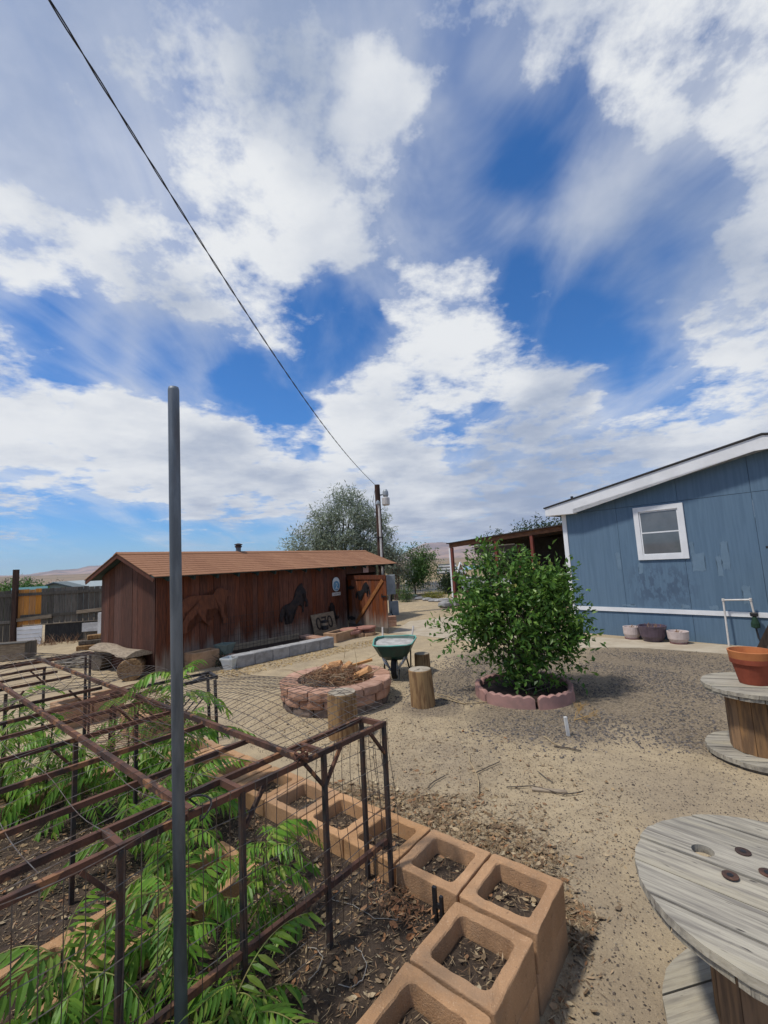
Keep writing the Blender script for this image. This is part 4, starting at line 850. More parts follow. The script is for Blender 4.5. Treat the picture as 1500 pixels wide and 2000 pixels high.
# trees left beyond the fence
for px, D, hh, mt_, lab in ((10, 48, 4.3, LEAF_FLOWER, 'yellow-green tree beyond the fence at the left edge'), (44, 46, 4.7, LEAF_TREE, 'green round tree beyond the fence behind the tall post')):
    b0 = at(px, 1145, D); b0.z = ground_h(b0.x, b0.y) - .1
    tree('valley_tree', lab, 'tree', b0, [((0, 0, hh * .62), (1.25, 1.1, hh * .38)), ((.6, 0, hh * .55), (.8, .8, hh * .28))], 2600, 6, .24, .12, mt_, .14, hh * .5, 5, clump=.9)
for j, (px, py, D) in enumerate(((75, 1138, 95), (100, 1136, 110), (60, 1140, 100), (90, 1141, 85), (130, 1131, 170), (150, 1129, 190), (15, 1123, 420), (55, 1124, 380), (115, 1127, 300), (165, 1130, 150))):
    b0 = at(px, py, D); b0.z = ground_h(b0.x, b0.y) - .2; hh = max(2.2, D * .02)
    tree('far_shrub', ['far scrub bush behind the fence, first of the row', 'far scrub bush behind the fence, second of the row', 'far scrub bush right of the tall fence post', 'nearest far scrub bush above the fence boards', 'scrub bush above the nearer grey roof', 'scrub bush above the farther grey roof', 'distant tree on the skyline at the left edge', 'distant tree on the skyline right of the post', 'distant tree below the far mountain', 'scrub bush between the two grey roofs'][j], 'shrub', b0,
         [((0, 0, hh * .5), (hh * .8, hh * .6, hh * .5))], 90, 5, hh * .12, hh * .06, LEAF_DARK, hh * .04, hh * .4, 2, 'far scrub beyond the fence')
# ------------------------------------------------------------------ distant buildings
def cottage(name, label, px, py, D, w, d, h, rise, rot, wall, roofm, sink=0.0):
    p = at(px, py, D); ridge = p.z; p.z = ground_h(p.x, p.y) - .15; H_ = ridge - p.z
    t = thing(name, label, 'building', p, rot); hh = H_ - rise
    for nm, a in (('wall', (-w / 2, w / 2, -d / 2, -d / 2 + .1)), ('wall', (-w / 2, w / 2, d / 2 - .1, d / 2))): obj(nm, boxm(a[0], a[1], a[2], a[3], 0, hh), wall, t)
    for sx in (-1, 1):
        bm = bmesh.new(); A = [(sx * w / 2, -d / 2, 0), (sx * w / 2, d / 2, 0), (sx * w / 2, d / 2, hh), (sx * w / 2, 0, H_ - .05), (sx * w / 2, -d / 2, hh)]
        va = [bm.verts.new(q) for q in A]; vb = [bm.verts.new((q[0] - sx * .1, q[1], q[2])) for q in A]; bm.faces.new(va); bm.faces.new(vb[::-1])
        for k in range(5): bm.faces.new((va[k], va[(k + 1) % 5], vb[(k + 1) % 5], vb[k]))
        obj('gable_wall', bm, wall, t)
    for sy in (-1, 1):
        bm = bmesh.new(); e = .35; s_ = rise / (d / 2)
        A = [(-w / 2 - e, sy * (d / 2 + e), hh - s_ * e), (w / 2 + e, sy * (d / 2 + e), hh - s_ * e), (w / 2 + e, 0, H_), (-w / 2 - e, 0, H_)]
        va = [bm.verts.new(q) for q in A]; vb = [bm.verts.new((q[0], q[1], q[2] + .1)) for q in A]; bm.faces.new(va); bm.faces.new(vb[::-1])
        for k in range(4): bm.faces.new((va[k], va[(k + 1) % 4], vb[(k + 1) % 4], vb[k]))
        obj('roof', bm, roofm, t)
    for k in range(3): w_ = obj('window', boxm(-.5, .5, -.03, .0, .9, 1.9), GLASS, t, (-w / 3 + k * w / 3, -d / 2, 0))
    return t
ROOFG = M('grey_green_roof', (.16, .19, .19), (.12, .145, .15), 3); WALLG = M('pale_green_wall', (.42, .48, .44), (.36, .42, .39), 2)
cottage('house_beyond_fence', 'grey gabled house roof beyond the fence, nearer the tall post', 118, 1138, 52, 6, 4.6, 2.4, .8, R(118), WALLG, ROOFG)
cottage('house_beyond_fence', 'pale roofed house beyond the fence next to the shed gable', 170, 1134.5, 58, 5.5, 6, 2.4, .9, R(48), WALLG, M('pale_roof', (.33, .38, .38), (.28, .32, .33)))
cottage('house_beyond_fence', 'low teal roof beyond the orange fence boards', 58, 1149, 44, 1.5, 1.5, 2.2, .4, R(40), WALLG, M('teal_roof', (.10, .22, .23), (.08, .17, .18)))
p = at(872, 1118, 62); p.z = ground_h(p.x, p.y)
t = thing('striped_shelter', 'low shelter with white striped roof beyond the picket fence', 'shelter', p, R(5))
for k in range(7): obj('roof_sheet', beam(bmesh.new(), (-1.4 + k * .06, -.5 + k * .16, .55 + k * .2), (1.2 + k * .06, -.5 + k * .16, .55 + k * .2), .17, .14), WHITE if k % 2 else GALV, t)
for sx in (-1.2, 1.2):
    for sy, zz in ((-.4, .5), (.5, 1.65)): obj('post', boxm(sx - .05, sx + .05, sy - .05, sy + .05, 0, zz), WOOD_GREY, t)
p = at(900, 1116, 60); p.z = ground_h(p.x, p.y)
t = thing('a_frame_hut', 'small A-frame hut with red door and white edges beyond the fence', 'hut', p, R(-6))
obj('front_wall', prism(bmesh.new(), [(-.8, 0), (.8, 0), (.55, .7), (0, 1.85), (-.55, .7)], -.6, -.55), M('hut_red_wall', (.30, .10, .07), (.25, .08, .06)), t); obj('back_wall', prism(bmesh.new(), [(-.8, 0), (.8, 0), (0, 1.8)], .6, .65), WHITE_OLD, t)
for s_ in (-1, 1): obj('roof', beam(bmesh.new(), (s_ * .55, 0, .45), (0, 0, 1.95), 1.5, .12, up=(1, 0, .3)), WHITE, t)
obj('door', boxm(-.22, .22, -.64, -.601, 0, .95), WHITE, t)
cottage('blue_building', 'far blue building between porch post and bush', 918, 1106, 110, 6, 5, 2.4, .8, R(10), M('far_blue_wall', (.20, .32, .40)), M('far_blue_roof', (.24, .40, .48)))
cottage('far_building', 'long pale far building on the plain below the mountain', 850, 1104, 420, 22, 10, 3, 1.2, R(5), WHITE_OLD, M('far_pale_roof', (.45, .43, .42)))
cottage('far_building', 'second pale far building right of the longer one', 925, 1098, 400, 14, 10, 3, 1.2, R(-8), WHITE_OLD, bpy.data.materials['far_pale_roof'])
# ------------------------------------------------------------------ bush in scalloped ring
RC = Vector((1.90, 6.63, 0))
lob = [((0, 0, 1.15), (.78, .6, .45)), ((-.80, 0, 1.02), (.33, .3, .27)), ((.86, 0, 1.2), (.30, .3, .36)), ((-.32, 0, 1.58), (.36, .35, .42)), ((.46, 0, 1.58), (.33, .33, .38)), ((0, 0, .68), (.55, .45, .3)), ((.66, -.1, .68), (.32, .3, .2)), ((0, 0, .3), (.2, .2, .2)), ((-.34, 0, 1.92), (.15, .15, .24)), ((.5, 0, 1.88), (.14, .14, .22)), ((-.05, 0, 1.75), (.12, .15, .25)), ((-.6, 0, 1.55), (.15, .15, .22)), ((.95, 0, .85), (.22, .2, .16))]
lob = [((c[0] * .87, c[1] * .87, c[2] * .93), (r_[0] * .87, r_[1] * .87, r_[2] * .92)) for c, r_ in lob]
bush = tree('leafy_bush', 'large leafy green bush growing in the scalloped ring', 'bush', RC, lob, 2150, 7, .10, .05, LEAF_BUSH, .026, .6, 9, shell=.5, clump=3.6, gap=-.05, stems=[(0, 0), (.1, .05), (-.1, .06), (.05, -.1), (-.07, -.08), (.15, -.03)], spread=1.0, droop=.0)
it = []
for _ in range(26):
    c, r_ = random.choice(lob); d = rvec().normalized(); p = Vector(c) + Vector((d.x * r_[0], -abs(d.y) * r_[1], d.z * r_[2])); it.append(leafquad(p, rvec(), Vector((0, 0, 1)), .085, .045))
vs, fs = [], []
for v__, f__ in it: b = len(vs); vs += v__; fs += [tuple(i + b for i in f) for f in f__]
pymesh('yellow_leaves', vs, fs, LEAF_YEL, bush)
ring = thing('edging_ring', 'ring of pink scalloped concrete edging stones round the bush', 'garden edging', RC)
RR_ = .655
def edge_stone(a0, a1, sag):
    bm = bmesh.new(); nseg = 24; rows = []
    for k in range(nseg + 1):
        f = k / nseg; a = lerp(a0, a1, f); h = .145 + .028 * abs(math.sin(f * math.pi * 5)) - .018 * (abs(f - .5) * 2) ** 6 + sag * f
        rows.append([bm.verts.new((r_ * math.cos(a), r_ * math.sin(a), z)) for r_, z in ((RR_ + .045, -.02), (RR_ + .04, h - .012), (RR_ + .022, h), (RR_ - .012, h), (RR_ - .03, h - .012), (RR_ - .03, -.02))])
    for A, B in zip(rows, rows[1:]):
        for j in range(5): bm.faces.new((A[j], A[j + 1], B[j + 1], B[j]))
    bm.faces.new(rows[0]); bm.faces.new(rows[-1][::-1]); return bm
for k in range(6):
    a0 = R(-93 + k * 60); obj('edging_stone', edge_stone(a0 + .025, a0 + R(60) - .025, random.uniform(-.02, .02)), EDGING, ring, (random.uniform(-.02, .02), random.uniform(-.02, .02), random.uniform(-.012, .006)))
o = obj('ring_soil', lathe(bmesh.new(), [(.62, -.02), (.615, .07), (.3, .10), (.02, .13)], 20, jit=.01), DEEPSOIL, ring)
bm = bmesh.new(); tube(bm, [(-.1, -.3, .13), (.25, -.2, .17), (.42, .05, .13)], .008, 5); tube(bm, [(.05, -.35, .12), (.3, -.28, .16), (.5, -.1, .12)], .006, 5); obj('twig', bm, BARK, ring)
# ------------------------------------------------------------------ fire pit
PC = Vector((-.855, 6.80, 0)); PR = .835
pit = thing('fire_pit', 'round fire pit of stacked red wall stones', 'fire pit', PC)
for c in range(3):
    nst = 13; off = R(3 + c * 12); z0 = c * .114 + .001; Rr = PR - (.03 if c == 0 else .0) - (.0 if c == 2 else .02)
    for k in range(nst):
        a0, a1 = off + k * 2 * math.pi / nst + .012, off + (k + 1) * 2 * math.pi / nst - .012; bm = bmesh.new(); dr = random.uniform(-.015, .015); ch = .012
        def P_(r_, a, z): return bm.verts.new((r_ * math.cos(a), r_ * math.sin(a), z))
        inner = Rr - .26; z1 = z0 + .112
        rows = []
        for a, e in ((a0, .02), (a0 + .05, .0), ((a0 + a1) / 2, -.008), (a1 - .05, .0), (a1, .02)):
            j_ = random.uniform(-.008, .008); ro = Rr + dr - e + j_
            rows.append([P_(inner, a, z0), P_(ro - .006, a, z0), P_(ro, a, z0 + .03), P_(ro - .004 + random.uniform(-.006, .006), a, z1 - ch), P_(ro - .02, a, z1), P_(inner, a, z1)])
        for A, B in zip(rows, rows[1:]):
            for j in range(6): bm.faces.new((A[j], A[(j + 1) % 6], B[(j + 1) % 6], B[j]))
        bm.faces.new(rows[0]); bm.faces.new(rows[-1][::-1])
        ca = (a0 + a1) / 2
        obj('stone', bm, PITSTONE_D if c == 0 else PITSTONE, pit)
obj('ash_bed', lathe(bmesh.new(), [(.57, 0), (.565, .21), (.3, .25), (.02, .28)], 18, jit=.01), DEEPSOIL, pit)
bm = bmesh.new()
for _ in range(750):
    a = random.uniform(0, 6.28); r_ = .53 * random.random() ** .6; p = Vector((r_ * math.cos(a), r_ * math.sin(a), .27 + .20 * (1 - (r_ / .55) ** 2) * random.random() + random.uniform(0, .05)))
    d = Vector((random.gauss(0, 1), random.gauss(0, 1), random.gauss(.05, .25))).normalized() * random.uniform(.05, .17); m_ = rvec(.02)
    tube(bm, [p - d, p + m_, p + d], [.003, .004, .002], 3, False)
o = obj('brush_pile', bm, BRUSH); o.location = PC; tag(o, 'tangle of dry twigs and brush piled in the fire pit', kind='stuff')
bm = bmesh.new()
for p, q in (((-.5, .1, .36), (-.85, .05, .47)), ((.05, .3, .40), (.12, .42, .72)), ((.3, .2, .36), (.26, .38, .70)), ((.5, .1, .33), (.75, .25, .47)), ((-.3, -.3, .33), (-.95, -.55, .38)), ((.2, .4, .36), (.62, .6, .52))):
    m_ = Vector(p).lerp(Vector(q), .5) + rvec(.02); tube(bm, [p, m_, q], [.007, .006, .003], 5)
o = obj('long_twigs', bm, STRAW); o.location = PC; tag(o, 'long pale twigs sticking out of the brush in the pit', kind='stuff')
def wedge(l, w, h): return prism(bmesh.new(), [(-w / 2, 0), (w / 2, .01), (w * .42, h * .7), (.0, h), (-w * .45, h * .5)], -l / 2, l / 2)
for j, (dx, dy, dz, rz, ry, l, lab) in enumerate(((-.16, .12, .37, .4, .15, .2, 'leftmost chunk of split firewood on the brush pile'), (-.02, .2, .41, 1.3, -.2, .2, 'topmost chunk of split firewood on the brush pile'), (.13, .1, .38, -.5, .3, .26, 'upright chunk of split firewood in the middle of the pit'), (.42, -.12, .34, .95, -.45, .30, 'short plank of split firewood lying at the right of the pit'))):
    o = obj('firewood', wedge(l, .12, .085), SPLITWOOD); o.location = PC + Vector((dx, dy, dz + .03)); o.rotation_euler = (ry, .1, rz); tag(o, lab, 'firewood', 'firewood in the pit')
o = obj('firewood_stick', beam(bmesh.new(), (0, 0, 0), (.42, .1, .08), .05, .035), SPLITWOOD); o.location = PC + Vector((.12, .28, .40)); tag(o, 'thin split stick at the back of the fire pit', 'firewood')
# stumps
def stump(px, py, r_, h, lab, lean=0.0, pale=False):
    t = thing('log_stool', lab, 'stump', gz(px, py) + Vector((0, r_ * .9, 0)), random.uniform(0, 6), 'upright log stools round the pit'); 
    bm = lathe(bmesh.new(), [(r_ * 1.04, -.03), (r_ * 1.02, h * .3), (r_, h * .7), (r_ * .985, h - .012), (r_ * .95, h)], 26, jit=.012)
    for q in bm.verts: q.co.x += lean * q.co.z
    o = obj('log', bm, WOOD_LOG, t); o2 = obj('cut_face', lathe(bmesh.new(), [(r_ * .94, h), (r_ * .92, h + .004)], 26), LOG_END, t, (lean * h, 0, 0))
    bm = bmesh.new()
    for k in range(3): a = random.uniform(0, 6.28); tube(bm, [(lean * h, 0, h + .0045), (lean * h + r_ * .8 * math.cos(a), r_ * .8 * math.sin(a), h + .0045)], [.0025, .001], 4)
    obj('crack', bm, IRON, t)
stump(829, 1384, .165, .49, 'front right log stool, leaning slightly, by the gravel', -.05)
stump(827, 1316, .14, .33, 'shorter log stool behind the leaning one', 0)
stump(669, 1448, .175, .50, 'log stool standing between the fire pit and the wire frame', .02)
# ------------------------------------------------------------------ wheelbarrow
wbp = gz(772, 1331)
wb = thing('wheelbarrow', 'green wheelbarrow with cement-stained tray behind the fire pit', 'wheelbarrow', wbp + Vector((0, .16, 0)), R(-6)); wb.scale = (.97, .97, .93)
def tray_ring(s, z, yo): return [(x * s, yo + y * s, z) for x, y in ((-.34, -.42), (-.26, -.52), (0, -.56), (.26, -.52), (.34, -.42), (.40, .2), (.37, .42), (.25, .5), (-.25, .5), (-.37, .42), (-.40, .2))]
bm = bmesh.new(); Rg = [[bm.verts.new(p) for p in tray_ring(s, z, yo)] for s, z, yo in ((.45, .335, .25), (.72, .44, .2), (1.0, .645, .22), (1.0, .66, .22), (.965, .655, .22), (.7, .46, .2), (.42, .36, .25))]
for A, B in zip(Rg, Rg[1:]):
    for k in range(11): bm.faces.new((A[k], A[(k + 1) % 11], B[(k + 1) % 11], B[k]))
bm.faces.new(Rg[0][::-1]); bm.faces.new(Rg[-1]); tr = obj('tray', bm, BARROW, wb)
bm = bmesh.new(); pr_ = [Vector(p) for p in tray_ring(1.0, .66, .22)]; tube(bm, pr_ + [pr_[0]], .014, 6, False); obj('rim', bm, BARROW_RIM, tr)
bm = bmesh.new(); A = [bm.verts.new(p) for p in tray_ring(.93, .615, .22)]; c = bm.verts.new((.02, .25, .59))
for k in range(11): bm.faces.new((A[k], A[(k + 1) % 11], c))
bmesh.ops.subdivide_edges(bm, edges=bm.edges, cuts=2, use_grid_fill=True); rough_up(bm, .02, 7, 3); obj('cement_fill', bm, CEMENT, tr)
for s_ in (-1, 1):
    obj('handle', tube(bmesh.new(), [(s_ * .06, -.12, .19), (s_ * .2, .25, .325), (s_ * .29, .85, .60), (s_ * .32, 1.15, .77)], .019, 8), M('grey_wood_handle', (.38, .35, .32), (.3, .27, .25), 6) if s_ < 0 else bpy.data.materials['grey_wood_handle'], wb)
    obj('leg', tube(bmesh.new(), [(s_ * .2, .3, .33), (s_ * .25, .5, .0), (s_ * .25, .62, .0), (s_ * .27, .72, .52)], .016, 7), IRON, wb)
    obj('wheel_brace', tube(bmesh.new(), [(s_ * .075, -.02, .19), (s_ * .14, -.13, .30), (s_ * .2, -.1, .42)], .014, 6), WHITE_OLD, wb)
obj('nose_guard', tube(bmesh.new(), [(-.1, -.12, .2), (-.1, -.26, .06), (.1, -.26, .06), (.1, -.12, .2)], .012, 6), IRON, wb)
wh = link('wheel', None, wb); wh.location = (0, 0, .19); wh.rotation_euler = (0, R(90), 0)
bm = bmesh.new(); prof = [(.13, -.045), (.17, -.05), (.19, -.03), (.19, .03), (.17, .05), (.13, .045)]; lathe(bm, prof, 24); obj('tyre', bm, RUBBER, wh); obj('rim', lathe(bmesh.new(), [(.03, -.06), (.128, -.046), (.128, .046), (.03, .06)], 18), WHITE_OLD, wh)
# ------------------------------------------------------------------ planter beside the shed
gp_ = thing('block_planter', 'low planter of split-face grey blocks along the shed front', 'planter', gz(462, 1306), 0)
ga, gb = gz(462, 1306), gz(653, 1264); gd = (gb - ga); gl = gd.length; gp_.rotation_euler = (0, 0, math.atan2(gd.y, gd.x))
nb = 6
for k in range(nb):
    bm = boxm(k * gl / nb + .004, (k + 1) * gl / nb - .004, 0, .28, .001, .245, bev=.012); bmesh.ops.subdivide_edges(bm, edges=[e for e in bm.edges], cuts=1); rough_up(bm, .010, 9, k); obj('block', bm, GREYSTONE, gp_)
for k in range(2):
    obj('end_block', boxm(-.02, .26, .29 + k * .43, .71 + k * .43, .001, .2, bev=.012), PITSTONE, gp_)
    obj('end_block', boxm(gl - .28, gl, .29 + k * .43, .71 + k * .43, .001, .235, bev=.012), PITSTONE, gp_)
obj('planter_soil', boxm(.26, gl - .28, .28, 1.1, .0, .17), DEEPSOIL, gp_)
obj('planter_board', boxm(.3, gl - .3, 1.1, 1.13, .0, .30), WOOD_PALE, gp_)
wf_ = thing('planter_mesh', 'wire mesh standing at the back of the grey block planter', 'wire mesh', gp_.location, gp_.rotation_euler.z)
bm = bmesh.new()
for k in range(24): tube(bm, [(.2 + k * (gl - .3) / 24, 1.06, .17), (.2 + k * (gl - .3) / 24, 1.07, .95)], .003, 4)
for k in range(6): tube(bm, [(.2, 1.065, .25 + k * .14), (gl - .1, 1.065, .25 + k * .14)], .0025, 4)
obj('wires', bm, IRON, wf_)['kind'] = 'stuff'
def hollow(nm, lab, cat, loc, rz, sx, sy, h, t_, mat, courses=1, soil=DEEPSOIL, group=None):
    t = thing(nm, lab, cat, loc, rz, group)
    for c in range(courses):
        bm = bmesh.new(); z0, z1 = c * (h + .002), c * (h + .002) + h
        o4 = [(-sx, -sy), (sx, -sy), (sx, sy), (-sx, sy)]; i4 = [(-sx + t_, -sy + t_), (sx - t_, -sy + t_), (sx - t_, sy - t_), (-sx + t_, sy - t_)]; b_ = .012
        def ring_(pts, z, d): return [bm.verts.new((x - d * (1 if x > 0 else -1), y - d * (1 if y > 0 else -1), z)) for x, y in pts]
        L_ = [ring_(o4, z0, 0), ring_(o4, z1 - b_, 0), ring_(o4, z1, b_), ring_(i4, z1, -b_ * .6), ring_(i4, z1 - b_, 0), ring_(i4, z0, 0)]
        for A, B in zip(L_, L_[1:] + L_[:1]):
            for k in range(4): bm.faces.new((A[k], A[(k + 1) % 4], B[(k + 1) % 4], B[k]))
        obj('block', bm, mat, t)
    obj('soil', boxm(-sx + t_ + .003, sx - t_ - .003, -sy + t_ + .003, sy - t_ - .003, .002, courses * h - .07), soil, t); return t
SA = SANG
hollow('planter_box', 'tan hollow planter of two courses near the shed corner', 'planter', gz(391, 1306) + Vector((.0, .1, 0)), SA - .1, .30, .17, .175, .06, TANBLK, 2)
hollow('planter_box', 'tan hollow planter between the cowboy cutout and the grey blocks', 'planter', gz(662, 1253) + Vector((.0, .25, 0)), SA, .42, .22, .24, .07, TANBLK, 1)
def bucket(nm, lab, loc, r0, r1, h, mat, rim=None, sq=True):
    t = thing(nm, lab, 'flower pot', loc, R(30)); n_ = 4 if sq else 18
    bm = lathe(bmesh.new(), [(r0, 0), (r1, h * .85), (r1 * 1.06, h * .86), (r1 * 1.08, h), (r1 * .98, h), (r1 * .9, h * .75)], n_); obj('body', bm, mat, t)
    obj('fill', lathe(bmesh.new(), [(r1 * .84, h * .76), (r1 * .2, h * .80)], n_), SOIL, t); return t
bucket('square_pot', 'square white plastic pot on the ground by the grey planter', gz(446, 1309) + Vector((0, .12, 0)), .13, .20, .235, PLASTIC_W)
bucket('square_pot', 'square dull green pot on the planter end by the shed', gp_.location + Matrix.Rotation(gp_.rotation_euler.z, 3, 'Z') @ Vector((.1, .75, .201)), .15, .22, .22, PLASTIC_G)
tree('low_plant', 'small dark green weed between the tan planter and white pot', 'plant', gz(430, 1303) + Vector((0, .1, 0)), [((0, 0, .12), (.14, .14, .13))], 60, 4, .06, .02, LEAF_DARK, .008, .1, 2)
# number board, can, flagstones
bo = gz(604, 1243); bo2 = SO + Matrix.Rotation(SANG, 3, 'Z') @ Vector((4.98, -.22, .02))
t = thing('number_board', 'weathered board with large numerals leaning on the shed wall', 'board', bo2, SANG)
brd = obj('board', boxm(-.5, .5, -.012, .012, 0, .62), WOOD_PALE, t, None, (R(-14), 0, 0))
fc = bpy.data.curves.new('numerals', 'FONT'); fc.body = '070'; fc.size = .5; fc.extrude = .003; fc.align_x = 'CENTER'
fo = bpy.data.objects.new('num', fc); COL.objects.link(fo); dg = bpy.context.evaluated_depsgraph_get(); nm_ = bpy.data.meshes.new_from_object(fo.evaluated_get(dg)); bpy.data.objects.remove(fo)
nm_.materials.clear(); nm_.materials.append(IRON); o = link('numerals', nm_, brd, (0, -.016, .17), (R(90), 0, 0))
t = thing('black_can', 'black can with pale label in front of the number board', 'can', bo2 + Matrix.Rotation(SANG, 3, 'Z') @ Vector((-.36, -.25, .2)))
obj('body', lathe(bmesh.new(), [(.1, 0), (.105, .02), (.105, .24), (.1, .25), (.09, .24)], 16), IRON, t); obj('label_band', lathe(bmesh.new(), [(.107, .12), (.107, .19)], 16), WOOD_PALE, t)
t = thing('flagstone_stack', 'stack of pink flagstones beside the open gate', 'stones', gz(698, 1247) + Vector((0, .35, 0)), R(20))
for j, (dx, dy, z, sx, sy, h) in enumerate(((-.25, -.05, 0, .2, .16, .09), (.3, -.02, 0, .22, .18, .09), (.02, -.1, .0, .16, .12, .1), (-.1, -.06, .102, .34, .16, .08), (.32, .05, .092, .2, .18, .08), (-.22, .06, .184, .3, .26, .05), (.24, .08, .184, .34, .26, .05))):
    bm = lathe(bmesh.new(), [(1, 0), (1.03, h * .5), (.97, h)], 7, jit=.12)
    for q in bm.verts: q.co.x *= sx; q.co.y *= sy
    obj('stone', bm, FLAG if j > 2 else TANBLK, t, (dx, dy, z + .001), (0, 0, random.uniform(0, 1)))
# ------------------------------------------------------------------ log bench, scraps, kindling
bL, bR = gz(194, 1309) + Vector((0, .2, 0)), gz(249, 1327) + Vector((0, .2, 0)); bdv = bR - bL; BL = bdv.length / 2
t = thing('log_bench', 'rustic bench of a split slab resting on two logs by the shed corner', 'bench', (bL + bR) / 2, math.atan2(bdv.y, bdv.x))
def log(r_, l, lab):
    bm = lathe(bmesh.new(), [(r_ * .96, -l / 2), (r_, -l / 2 + .02), (r_ * 1.03, 0), (r_, l / 2 - .02), (r_ * .96, l / 2)], 18, jit=.04); rough_up(bm, .015, 5, r_ * 9); return bm
obj('log', log(.215, .78, ''), WOOD_LOG, t, (BL, .0, .205), (R(90), 0, R(60))); obj('log', log(.215, .6, ''), BARK, t, (-BL, .05, .205), (R(90), 0, R(20)))
bm = bmesh.new(); ro = []
for k in range(13):
    f = k / 12; x = lerp(-BL - .3, BL + .3, f); w = .23 + .05 * math.sin(f * 9) ; row = []
    for j in range(7): g = j / 6 * 2 - 1; row.append((x + random.uniform(-.02, .02), w * g + random.uniform(-.015, .015), .445 + .09 * (1 - g * g) + .02 * math.sin(f * 7)))
    ro.append(row)
top = [[bm.verts.new(p) for p in row] for row in ro]; bot = [[bm.verts.new((p[0], p[1], .43)) for p in row] for row in ro]
for k in range(12):
    for j in range(6): bm.faces.new((top[k][j], top[k + 1][j], top[k + 1][j + 1], top[k][j + 1])); bm.faces.new((bot[k][j], bot[k][j + 1], bot[k + 1][j + 1], bot[k + 1][j]))
    bm.faces.new((top[k][0], bot[k][0], bot[k + 1][0], top[k + 1][0])); bm.faces.new((top[k][6], top[k + 1][6], bot[k + 1][6], bot[k][6]))
for k in (0, 12):
    for j in range(6): bm.faces.new((top[k][j], top[k][j + 1], bot[k][j + 1], bot[k][j]))
obj('slab', bm, WOOD_PALE, t)
for j, (px, py, l, h, rz, mm, lab) in enumerate(((172, 1262, .7, .1, .5, WOOD_LOG, 'lowest wood scrap stacked at the shed end'), (178, 1256, .8, .1, .35, BARK, 'middle wood scrap stacked at the shed end'), (182, 1250, .6, .12, .6, WOOD_LOG, 'top wood scrap stacked at the shed end'))):
    o = obj('wood_scrap', boxm(-l / 2, l / 2, -.09, .09, 0, .13, bev=.02), mm); o.location = gz(178, 1268) + Vector((j * .05, .1 * j, j * .132)); o.rotation_euler = (0, 0, rz); tag(o, lab, 'wood scrap', 'wood scraps at the shed end')
t = thing('trough', 'old grey wooden trough at the left edge below the fence', 'trough', gz(-5, 1290), fang)
for nm, a in (('side', (-.9, .75, -.3, -.26, .02, .42)), ('side', (-.9, .75, .26, .3, .02, .42)), ('end', (.71, .75, -.259, .259, .02, .42)), ('floor', (-.9, .7, -.259, .259, .0, .05)), ('lid_board', (-.92, .78, -.33, -.02, .425, .45))): obj(nm, boxm(*a), WOOD_GREY if nm != 'side' else WOOD_PALE, t)
bm = bmesh.new()
for _ in range(34):
    a = random.gauss(.35, .25); l = random.uniform(.3, .8); p = Vector((random.uniform(-.4, .4), random.uniform(-.25, .25), random.uniform(.03, .22))); d = Vector((math.cos(a), math.sin(a), random.uniform(-.05, .05))) * l / 2; tube(bm, [p - d, p + rvec(.02), p + d], [.016, .018, .012], 5)
o = obj('kindling_pile', bm, M('grey_sticks', (.26, .23, .19), (.16, .14, .12), 8, island=[(.20, .18, .15), (.34, .31, .26), (.14, .12, .10)])); o.location = gz(152, 1302); tag(o, 'pile of grey sticks left of the log bench', kind='stuff')
bm = bmesh.new()
for _ in range(90):
    p = Vector((random.gauss(0, .35), random.gauss(0, .15), 0)); tube(bm, [p, p + Vector((random.gauss(0, .15), random.gauss(0, .1), random.uniform(.1, .35)))], [.006, .002], 3, False)
o = obj('dry_weeds', bm, BRUSH); o.location = gz(110, 1258); tag(o, 'dry brown weeds along the fence foot', kind='stuff')

# ------------------------------------------------------------------ concrete block edging of the garden bed
BS, BH = .392, .163
def rrect(s, r_, n_=4):
    out = []
    for cx, cy, a0 in ((s - r_, s - r_, 0), (-s + r_, s - r_, 90), (-s + r_, -s + r_, 180), (s - r_, -s + r_, 270)):
        for k in range(n_ + 1): a = R(a0 + 90 * k / n_); out.append((cx + r_ * math.cos(a), cy + r_ * math.sin(a)))
    return out
def block_mesh(seed):
    bm = bmesh.new(); h = BS / 2; hi = .138; ev = .006
    L_ = []
    for pts, z in ((rrect(h, .010, 3), 0), (rrect(h, .010, 3), BH * .5), (rrect(h, .010, 3), BH - ev), (rrect(h - ev * .3, .012, 3), BH - ev * .3), (rrect(h - ev * 1.2, .014, 3), BH), (rrect((h + hi) / 2, .02, 3), BH - .001), (rrect(hi + .005, .032, 3), BH), (rrect(hi, .03, 3), BH - ev), (rrect(hi - .006, .03, 3), 0)): L_.append([bm.verts.new((x, y, z)) for x, y in pts])
    nn = len(L_[0])
    for A, B in zip(L_, L_[1:] + L_[:1]):
        for k in range(nn): bm.faces.new((A[k], A[(k + 1) % nn], B[(k + 1) % nn], B[k]))
    long_ = [e for e in bm.edges if e.calc_length() > .12 and abs(e.verts[0].co.z - e.verts[1].co.z) < .001]
    bmesh.ops.subdivide_edges(bm, edges=long_, cuts=6)
    rough_up(bm, .0035, 14, seed); rough_up(bm, .0035, 55, seed + 5); return mesh_of(bm, 'block', BLOCK)
BMESH = [block_mesh(s) for s in range(4)]
soil_me = mesh_of(boxm(-.126, .126, -.126, .126, .002, BH * 2 - .085), 'soil', SOIL)
def wall_thing(lab): return thing('block_edging', lab, 'block wall', GO, ANG)
